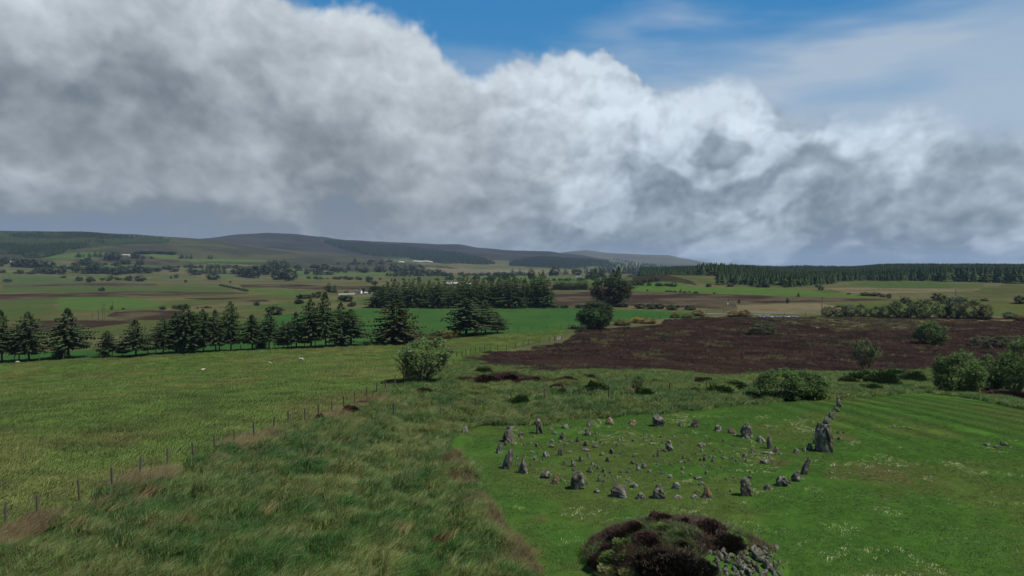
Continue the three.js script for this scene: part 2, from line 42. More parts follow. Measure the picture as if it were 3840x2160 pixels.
const WINDBREAK = [[-118.9,-156.7,5.65,11.97],[-117.5,-158.8,5.26,11.74],[-112.6,-160.7,6.95,11.12],[-114.8,-160.6,3.47,6.18],[-106.6,-165.7,7.88,11.75],[-107.4,-163.9,2.84,4.04],[-97.8,-166.8,4.33,6.3],[-98.1,-165.8,2.63,2.68],[-94.7,-167.5,3.14,3.67],[-91.4,-167.6,6.28,9.18],[-91.3,-172.9,3.49,4.29],[-87.2,-172.4,5.47,9.12],[-85.1,-174.6,4.78,10.49],[-84.3,-174.8,3.27,5.94],[-82.7,-175.6,6.33,12.32],[-81.5,-175.7,4.56,10.66],[-81.1,-177.2,3.32,8.04],[-78.9,-176.4,5.09,10.86],[-76.2,-177.4,4.6,10.92],[-75.3,-177.3,2.81,6.44],[-73,-179.2,5.16,12.63],[-68.3,-181.4,4.7,9.38],[-68.2,-181.4,4.49,9.34],[-67.2,-184.4,2.74,5.08],[-64.4,-182.9,5.43,9.24],[-61.1,-184.2,3.34,7.02],[-59.8,-184.1,3.95,6.72],[-58,-185.5,4.9,9.68],[-56.2,-186.7,3.08,4.84],[-54.3,-186.6,6.78,13.3],[-53.3,-186.8,4.01,9.59],[-50.8,-188,7.14,14.65],[-47.4,-191.2,5.36,11.27],[-45,-192.8,7.95,10.25]];
const LONE_SPRUCES = [[-33.3,-199.4,10.2,12.67,"wide brown-tinged spruce standing alone beside the gorse"],[-14.9,-224.5,11.11,11.48,"broad dark spruce behind the bright gorse"],[-8.9,-230.6,6.47,10.46,"slim spruce beside the broad dark spruce"],[-4.9,-234.7,5.42,6.66,"short spruce at the end of the trio"]];
const PLANTATION = [[-74.5,-376.8,10.2,8.7],[-72.7,-379.1,10,10.9],[-69.8,-375.2,10.03,11.94],[-67.9,-379,10.1,13.24],[-63.7,-371.5,9.28,13.49],[-61.1,-373.5,7.28,13.7],[-58.7,-377.3,7.51,13.22],[-56,-375.7,7.56,15],[-53.7,-375.1,8.28,14.8],[-51.1,-377.5,10.62,13.73],[-48,-377,8.68,13.07],[-45.6,-378.7,8.9,13.97],[-41.8,-371,9.5,13.46],[-38.9,-370.4,9.87,13.6],[-36.6,-372.7,10.24,13.87],[-34.2,-376.9,8.42,13.9],[-31.4,-371.6,7.83,12.76],[-29,-375.2,7.57,13.62],[-26.5,-377.2,8.28,15.55],[-24.2,-374.5,7.59,16.13],[-21.9,-369.6,9.99,15.04],[-20,-377.6,7.81,14.45],[-17.7,-372.7,9.8,16.31],[-15.2,-374,10.4,14.12],[-12.5,-376.5,8.75,14.81],[-10,-375.8,8.28,14.73],[-6.9,-372.9,7.95,17.23],[-4.2,-376.8,9.82,16.13],[-1.7,-369.8,9.8,16.64],[0.7,-376.3,9.07,16.08],[2.8,-369.1,9.3,15.59],[4.9,-373,8.73,15.43],[7.1,-373.1,7.44,15.32],[9.9,-374.3,7.54,15.85],[12.2,-374.2,7.55,16.33],[14.7,-375.9,8.45,18.62],[16.9,-372.4,7.52,18.3],[19.7,-370.2,8.7,15.2],[-74.3,-388.9,7.82,10.77],[-70.2,-388.8,9.42,13.68],[-65.6,-388.8,8.57,14.71],[-60.5,-388.7,8.42,14.53],[-55.7,-388.7,8.29,13.51],[-51.3,-388.6,8.38,14.25],[-46.2,-388.5,8.18,14.18],[-41.5,-388.4,7.67,14.68],[-37.1,-388.3,7.3,13.9],[-33.3,-388.2,9.63,13.06],[-29.5,-388.1,8.88,15.69],[-25.4,-388,7.28,15.16],[-21,-387.9,8.08,16.32],[-16.1,-387.7,9.48,15.19],[-11,-387.5,9.46,15.31],[-7.1,-387.3,8.03,16.49],[-2.4,-387.1,9.55,17.3],[1.8,-386.9,9.7,16.16],[7.1,-386.6,9.46,15.24],[12.4,-386.2,9.16,18.17],[17.3,-385.9,7.89,19.43]];
const FAR_SPRUCE_BELT = [[36.1,-593.8,4.89,6.02],[38.1,-592.9,4.88,8.41],[40.4,-594.1,4.89,7.78],[42.4,-593.1,4.88,7.71],[44.3,-589.3,4.85,9.14],[46.7,-593.2,4.88,6.98],[48.3,-587.2,4.83,7.47],[50.6,-589.3,4.85,7.49],[52.9,-591.2,4.87,6.54],[54.5,-585.3,4.82,8.01],[56.7,-587,4.83,8.66],[59,-588.8,4.85,9.09],[60.7,-584.4,4.81,8.23],[62.7,-583.8,4.81,9.02],[-154.9,-585.5,7.89,8.06],[-147.2,-574.2,4.3,6.71]];
const SMALL_CONIFERS = [[126.8,-520.2,2.18,2.65],[132.7,-517.3,1.7,1.7],[129.6,-394.4,1.77,2.66],[179.7,-433.9,2.03,2.97]];
const BUSHES = [[-10.06,-78.01,6.02,4.64,"willow","round willow bush leaning over the pasture fence"],[12.16,-66.22,1.37,2.21,"sapling","young leafy sapling rising beside an inner fence post"],[46.4,-210,1.81,2.72,"sapling","tiny bright green sapling alone in the brown heather"],[66.9,-130.6,4.39,6.73,"sapling","tall loose sapling at the edge of the heather above the green bank"],[120.9,-199.9,8.89,6.92,"willow","round willow bush standing alone in the heather"],[83,-228.4,9.62,4.28,"scrub","low olive scrub mound with a bushy peak in the heather"],[85.6,-240.7,3.38,4.13,"scrub","bushy peak on the low olive scrub mound"],[25.1,-64.69,4.25,2.93,"willow","spreading willow thicket at the lawn edge"],[28.36,-66.16,4.14,2.79,"willow","second half of the willow thicket beside the stone row"],[51.6,-79.68,5.36,4.99,"willow","big willow bush beyond the mown lawn corner"],[59.55,-87.34,4.1,4.51,"willow","bright leafy bush beside the big willow bush"],[62.11,-86.14,4.04,5.12,"willow","dark leafy bush by the lawn side heather strip"],[87.4,-116,7.62,7.62,"willow","tall dark bush overhanging the lawn side heather"],[130.9,-192.4,9.91,3.3,"scrub","grey green scrub patch at the far side of the heather"],[136.7,-190,9.79,3.85,"scrub","grey green scrub bank behind the dark leafy bush"],[30.5,-251.3,13,9.99,"dense","dense dome-shaped round tree at the corner of the green field"],[23.8,-237.9,3.92,2.85,"scrub","pale green shrub at the foot of the dome-shaped tree"]];
const BIG_TREE = [[54.6,-384.6,25.35,17.28]];
const HAWTHORNS = [[138.8,-304.1,4.98,4.5,0],[143,-300.9,6.33,5.25,0],[148.3,-303.1,6.14,5.29,1],[153.3,-302.6,5.42,5.42,0],[158.6,-302,6.12,4.47,0],[160.6,-297,5.32,5.32,1],[166.9,-295.8,10.6,8.76,0],[173.7,-292.5,9.35,7.98,0],[181.8,-291.6,6.82,7.73,0],[186.4,-291,7.49,9.3,2],[191.2,-288,8.98,7.63,0],[195.1,-285.1,5.56,6.22,2],[206.5,-286.2,5.35,2.77,0]];
const GORSE = [[42.2,-266.2,7.18,2.47,0],[50.2,-276.9,5.4,2.28,1],[54.4,-273.4,5.74,2.46,0],[71.2,-301,4.29,2.35,2],[76.1,-300.8,5.18,2.16,1],[84.2,-310.7,5.82,2.89,1],[98.8,-306.9,6.9,2.76,1],[102.9,-303.9,5.46,3.42,1],[22.3,-252.2,1.89,1.51,0],[-29.3,-203.1,4.36,1.68,1],[-26.2,-205.7,5.09,2.89,0],[-22.9,-209.3,4.49,3.28,1],[-20.3,-213.2,4.22,2.99,0],[-17.9,-220,3.63,2.25,2],[-11.6,-224.9,3.34,1.48,2],[-37.6,-201.1,3.32,2.32,0],[-40.3,-193.2,1.91,1.28,0],[204.5,-277.1,4.1,2.25,2]];
const FAR_BROADLEAF = [[-973.7,-1672.1,20,15],[-964.7,-1682.5,25.15,17.6],[-956.9,-1760.8,21.05,10.53],[-1007,-1889.7,33.89,7.91],[-999.2,-1929.3,25.95,7.21],[-974.7,-1937.8,31.85,7.24],[-951.6,-1937.8,20.27,8.11],[-890.1,-1585.1,11.85,10.66],[-882,-1591.9,9.52,10.71],[-928.4,-1512.3,20.35,15.83],[-1041.8,-1411.7,10.55,14.78],[-1065.7,-1459,10.91,15.27],[-1009.6,-1410.8,18.99,16.88],[-999.3,-1417.1,19.07,15.89],[-979.8,-1413.4,19.02,16.91],[-967.6,-1420.3,19.11,13.8],[-953.7,-1428.1,17.08,12.81],[-888.1,-1297.6,15.53,9.7],[-868.9,-1292.1,13.53,11.6],[-852.6,-1285,11.53,11.53],[-839.5,-1291.4,13.52,14.49],[-842.3,-1335.8,11.99,17.98],[-812.9,-1320.4,15.8,13.82],[-801.4,-1327.5,17.87,19.86],[-801.4,-1344.3,16.09,18.1],[-781.1,-1340.5,18.05,12.03],[-754.8,-1322.4,17.8,13.85],[-758.8,-1354.3,18.23,14.18],[-755.1,-1373.4,16.43,12.32],[-744,-1379.5,20.63,15.47],[-729.9,-1388,14.53,9.34],[-747.7,-1503.3,17.98,8.99],[-710,-1453.6,15.22,10.87],[-736.7,-1437.8,12.9,7.53],[-631.5,-1386.1,18.66,10.37],[-531.6,-1231.1,20.26,11.05],[-579,-1463.1,24.07,13.13],[-545.7,-1421.9,23.4,17.01],[-527.2,-1412,21.12,16.9],[-553.1,-1537.1,16.09,11.49],[-524.9,-1366.6,24.53,18.4],[-497,-1335.5,23.97,21.98],[-520.4,-1463.4,21.89,19.7],[-532.4,-1549.4,23.17,25.49],[-515.3,-1560.7,23.34,25.68],[-355.5,-1101.3,23.07,18.13],[-408.7,-1215.4,21.82,14.55],[-453.3,-1528.5,11.43,9.15],[-430.6,-1517.2,10.21,9.08],[-418.8,-1514,12.46,11.32],[-405.5,-1533.9,18.35,6.88],[-358.8,-1680.6,22.62,13.82],[-328.5,-1746.6,20.9,15.67],[-302.7,-1779,23.95,19.96],[-242.2,-1639.4,24.52,22.07],[-226.9,-1690.2,27.81,22.75],[-254.3,-1592.3,23.82,16.67],[-201,-1663.7,19.91,12.44],[-173.9,-1597.9,21.51,14.34],[-154.4,-1569.4,14.09,10.56],[-436.9,-1721.1,30.89,10.3],[-483.7,-1769.7,31.76,13.23],[-519.9,-1822.7,21.8,9.54],[-484.8,-2388.7,21.43,8.93],[-443.3,-2496.7,22.4,11.2],[-123.7,-591.3,12.39,2.83],[-108.5,-554.4,9.96,5.98],[29.6,-1094.8,9.83,14.74],[-10.7,-1113.1,9.99,9.99],[84.8,-1379.6,18.57,16.51],[133.7,-1428.2,19.23,12.82],[118.7,-1029.4,12.32,10.78],[138.8,-1116.9,18.38,15.04],[526.8,-2958.1,30.97,11.06],[527.5,-2732.3,32.69,15.53],[563.9,-2750.4,37.02,16.45],[1220,-4407.7,79.1,23.07],[-31,-990.5,11.86,5.93],[-28.5,-1369.7,16.39,8.2]];
const FAR_CONIFERS = [[-1058.2,-1691.5,15.17,11.38],[-1050,-1698.6,6.35,7.62],[-1038.5,-1702.7,10.18,11.45],[-1037.9,-1725,12.89,12.89],[-1030.6,-1734.3,12.96,12.96],[-871.9,-1828.2,13.66,12.3],[-862.6,-1837.3,6.87,10.98],[-852.1,-1838.5,10.99,12.37],[-817.4,-1869.1,6.98,11.18],[-813.2,-1875.4,7.01,11.77],[-864,-1598.2,9.56,13.14],[-857.4,-1603.8,14.39,14.39],[-662.2,-1425.5,12.79,20.25],[-634.7,-1421.1,8.5,14.88],[-627.6,-1424.2,8.52,21.3],[-621.5,-1427.4,8.54,21.35],[-600.7,-1401.2,10.48,23.05],[-607.5,-1437.2,7.52,21.5],[-600.3,-1443.1,10.79,18.35],[-978.2,-1420.4,10.62,16.99],[-924.8,-1774.9,10.61,6.63],[-937.7,-1759.3,15.78,7.89],[-416.8,-1766.9,13.21,17.18],[-398.7,-1780.4,10.65,15.98],[-343,-1767.5,18.5,21.15],[-286.2,-1844.6,16.55,22.07],[-519.7,-2290.7,13.7,15.41],[-456.2,-2426.5,18.14,12.7],[1.2,-1308.3,9.79,15.66],[20.9,-1839.7,11.01,16.51],[153.5,-1988.6,17.85,16.36],[114.4,-1061,7.94,9.52],[153.5,-1145.2,6,8.57]];
const FIELD_BUSHES = [[-391.7,-660.6,5.93,3.46],[-710.4,-1135.6,11.89,6.8],[-657,-1074.6,8.84,7.24],[-693.8,-1196.4,9.84,6.26],[-695.6,-1213.6,4.54,3.63],[-640.8,-1158.9,10.4,8.67],[-614.2,-1141.6,18.79,9.39],[-616.6,-1252.3,4.68,4.68],[-613.2,-1264.7,6.62,7.57],[-476.6,-1010.8,4.54,4.24],[-400.1,-982.6,3.68,2.65],[-783,-1208.5,9.04,3.62],[-699.4,-1183.2,7.97,3.19],[-783.5,-1075,11.26,4.83],[-337.2,-802.9,5.53,2.4],[-318.4,-769.1,5.29,2.3],[-301.3,-738.5,5.08,2.21],[-285.5,-710.1,4.89,2.13],[-270.4,-682.7,4.7,2.04],[-255.8,-655.7,4.51,1.96],[-241.6,-629,4.33,1.88],[-332.9,-1350.7,12.12,4.04],[-271.2,-1152.9,8.62,3.45],[-246.3,-1121.7,6.71,4.2],[-191.5,-928.9,8.34,6.25],[-218,-1145.1,4.28,3.43],[-171.1,-983.9,2.94,4.12],[-166.5,-982.4,3.67,4.12],[-165.6,-1056.5,4.74,3.95],[-135.1,-1006.4,6.02,6.02],[-165.6,-833.8,7.49,4.37],[-153.5,-1094,3.27,2.46],[-111.9,-1034.9,6.19,3.87],[-100.5,-1070,8,4.8],[-91.4,-1320.7,7.9,5.53],[-87.2,-1677.9,7.53,6.27],[-71.1,-1496,6.71,4.92],[-34.9,-1124.9,10.1,5.89],[-63.5,-1238.4,7.41,4.63],[-271.8,-1530.3,13.74,6.87],[-135,-480.3,6.47,4.32],[-140.9,-473.4,9.22,2.84],[-145.2,-473.6,4.96,2.84],[-130.9,-547.5,3.28,2.46],[-127,-412.2,4.94,2.47],[-103.2,-434.3,7.15,3.9],[-109.5,-446.6,6.02,3.34],[-90.2,-391.7,3.52,2.35],[-145,-393.8,2.36,2.06],[-171.8,-359.6,4.65,2.59],[-181.6,-359.6,3.1,1.29],[-208.4,-359.9,1.45,1.86],[-202.4,-359.8,1.55,1.03],[-110.8,-322.8,8.51,3.99],[-126.8,-410.8,4.74,2.71],[-145.6,-393.9,2.6,1.95],[-89.2,-383.3,3.79,2.21],[28.1,-369.4,4.98,1.66],[35.8,-368.8,4.42,1.93],[59.5,-375.2,8.43,2.25],[67.1,-361.9,5.42,2.44],[72.2,-357.4,5.89,2.68],[76.4,-357,4.81,2.67],[81,-349,5.75,2.61],[89.6,-348.1,5.21,2.09],[109.6,-637.6,5.72,3.24],[115.4,-637.9,5.73,3.63],[122.2,-638.6,5.73,3.63],[128.5,-641.8,4.8,3.27],[135.3,-646.8,5.81,3.68],[165.7,-583,5.24,3.05],[183.7,-582.2,6.1,2.61],[206.8,-564.3,5.91,3.38],[202.7,-569.3,4.26,1.7],[107.9,-550.8,1.81,1.32],[120.5,-533.7,4.79,1.12],[123.2,-524.9,3.93,1.1],[128.2,-513.4,3.07,1.23],[134.2,-504.2,3.77,1.36],[143.4,-490.2,1.47,1.17],[233.6,-378.8,7.08,3.54],[218.4,-400.7,3.12,2.5],[216.9,-424.7,5.95,1.98],[219.5,-418.3,5.21,2.21],[219.1,-409.1,3.19,1.66],[258.2,-351.2,6.02,3.83],[240.4,-369.4,5.18,2.3],[252.2,-368.9,3.45,1.26],[208.5,-568.8,5.31,3.01],[202.3,-570.2,3.55,1.6],[221.5,-560.3,4.36,1.92],[246.1,-556.7,5.2,1.73],[153.5,-385.1,1.8,2.76],[219.6,-491.6,4.59,2.76],[214.2,-439.6,2.74,0.96]];
const DEAD_TREES = [[-174.3,-294,1.69,6.77],[-173.4,-294,1.69,6.77],[-178,-292.9,0.84,2.53]];
const LOW_SHRUBS = [[0.73,-59.75,1.62,1.03,"g"],[4.62,-65.99,1.91,0.71,"g"],[8.33,-68.1,2.33,1.17,"g"],[12.75,-65.54,1.77,0.83,"g"],[4.35,-67.41,1.7,0.85,"h"],[-2.77,-75.88,2.74,1.1,"h"],[-0.31,-78.09,2.82,1.06,"h"],[2.02,-75.87,3.01,0.82,"h"],[5.92,-76.77,2.35,0.83,"h"],[9.12,-81.83,2.8,0.66,"h"],[-4.03,-92.33,2.5,1.17,"g"],[12.64,-78.91,1.28,0.43,"h"],[16.41,-77.24,1.67,0.56,"h"],[22.09,-79.12,2.28,0.71,"h"],[20.42,-67.44,2.68,1.1,"g"],[23.69,-72.63,2.62,1.05,"g"],[17.76,-67.03,1.09,0.73,"g"],[-8.45,-66.86,1.81,0.63,"h"],[-13.15,-55.99,1.37,0.76,"h"],[-13.56,-55.81,0.83,0.45,"h"],[-13.08,-59.86,1.05,0.41,"h"],[-12.18,-83.88,1.82,0.91,"h"],[-14.96,-53.24,0.79,0.65,"h"],[49.14,-95.85,3.9,1.8,"g"],[47.51,-87.32,4.1,2.32,"g"],[65.6,-116.6,4.74,1.64,"g"],[60.9,-104.2,3.91,1.79,"g"],[43.15,-87.89,2.75,1.24,"g"],[39.62,-75.41,2.59,0.94,"g"],[55.76,-80.66,3.79,1.01,"h"],[54.43,-75.15,4.23,1.06,"h"],[56.35,-74.73,3.51,1.05,"h"]];
const TUSSOCKS = [[-10.93,-46.26,2.28,0.91,"r"],[-3.04,-29.69,1.12,0.78,"r"],[-15.26,-31.52,1.28,0.77,"r"],[-19.5,-35.63,1.96,0.95,"r"],[-19.53,-38.44,1,0.67,"r"],[-16.07,-43.14,1,0.7,"r"],[-19.85,-33.58,1.56,0.74,"s"],[-10.62,-35.32,1.54,0.92,"s"],[-5.16,-30.81,1.25,0.81,"s"],[-12.15,-33.31,1.45,0.87,"s"],[-19.95,-31.27,1.09,0.73,"s"],[-10.45,-59.68,1.38,1.17,"s"],[-3.95,-41.81,0.73,0.97,"r"],[-3.29,-38.29,0.75,0.89,"r"],[-1.7,-33.32,0.77,0.66,"r"],[2.47,-63.92,1.62,0.81,"s"],[17.08,-66.17,1.15,0.99,"s"],[17.66,-63.44,1.03,0.95,"r"],[12,-68.83,1.35,1.19,"s"],[-4.68,-33.87,0.98,0.71,"s"],[-16.95,-40.17,1.4,0.61,"s"]];
const SHEEP = [[-45.8,-149.7,1.21,0.81,0],[-51,-145.3,0.47,0.51,1],[-111.7,-155.7,0.72,0.54,0],[-59,-131.6,0.49,0.46,1]];
const POLES = [[135.5,-302.1,0.28,8.76],[210.9,-328.6,0.41,9.52],[72.5,-354.3,0.32,8.28],[117.3,-374.5,0.34,5.83],[-174.8,-291.9,0.21,4.7],[-205.6,-355.9,0.26,4.3]];
const SIGN_POST = [[115.1,-368.5,0.55,2.76]];
const GATE = [[14.1,-207.3,1.27,1.64]];
const BLUE = [[108.6,-303.1,2.08,0.76],[109.8,-301.3,2.07,0.75],[112.1,-302.8,2.08,0.76],[113.3,-301.1,2.06,0.75],[115.6,-302.6,2.08,0.75],[116.7,-300.8,2.06,0.75],[119.1,-302.3,2.07,0.75],[120.2,-300.6,2.06,0.75],[122.6,-302.1,2.07,0.75],[123.6,-300.3,2.06,0.75]];
const HOUSES = [[-123.6,-556.7,5.5,2.67,"house","white two-storey house with a dark roof behind the yard wall"],[-116.2,-551.5,2.64,1.32,"shed","small white shed beside the white house"],[-110.7,-550.7,3.46,1.32,"shed","long grey shed beside the white house"],[-428.9,-2687.3,19.28,4.02,"barn","cream roofed barn beside the bright green hill field"],[-425.5,-3035.7,18.15,5.45,"barn","grey farm shed under the dark hill forest"],[-402.4,-3033,22.67,5.44,"barn","long low farm building under the dark hill forest"],[-376.5,-3043.2,27.3,6.37,"barn","pale roofed farm building under the dark hill forest"],[-354.1,-3027,15.39,5.43,"barn","small end shed of the farm under the hill forest"],[-73.7,-813.1,8.76,3.16,"barn","pale roofed barn behind the spruce plantation"],[-65.3,-812.3,6.08,2.92,"barn","middle barn behind the spruce plantation"],[-49.3,-792.1,5.22,2.85,"barn","red walled barn behind the spruce plantation"],[-595.7,-1533.4,11.47,2.29,"barn","low pale shed among the valley trees"],[24.7,-2331,27.89,6.28,"house","long brown bungalow among garden trees"],[65.8,-1330.1,9.15,3.58,"house","white bungalow among garden trees"],[114.5,-1194.7,10.72,2.86,"house","white cottage beside the dome-shaped valley trees"],[-1003.1,-1801.4,25.85,3.77,"barn","long pinkish roofed farm shed on the hillside"],[-1155.6,-1722.3,4.63,2.57,"house","tiny white cottage below the hillside forest"],[-1004.9,-1744.6,5.74,3.65,"house","small grey cottage among hillside trees"],[-1094,-1504,11.24,3.6,"house","pale cottage beside dark valley trees"]];
const YARD_WALL = [[-132.29,-526.74],[-121.92,-536.64]];
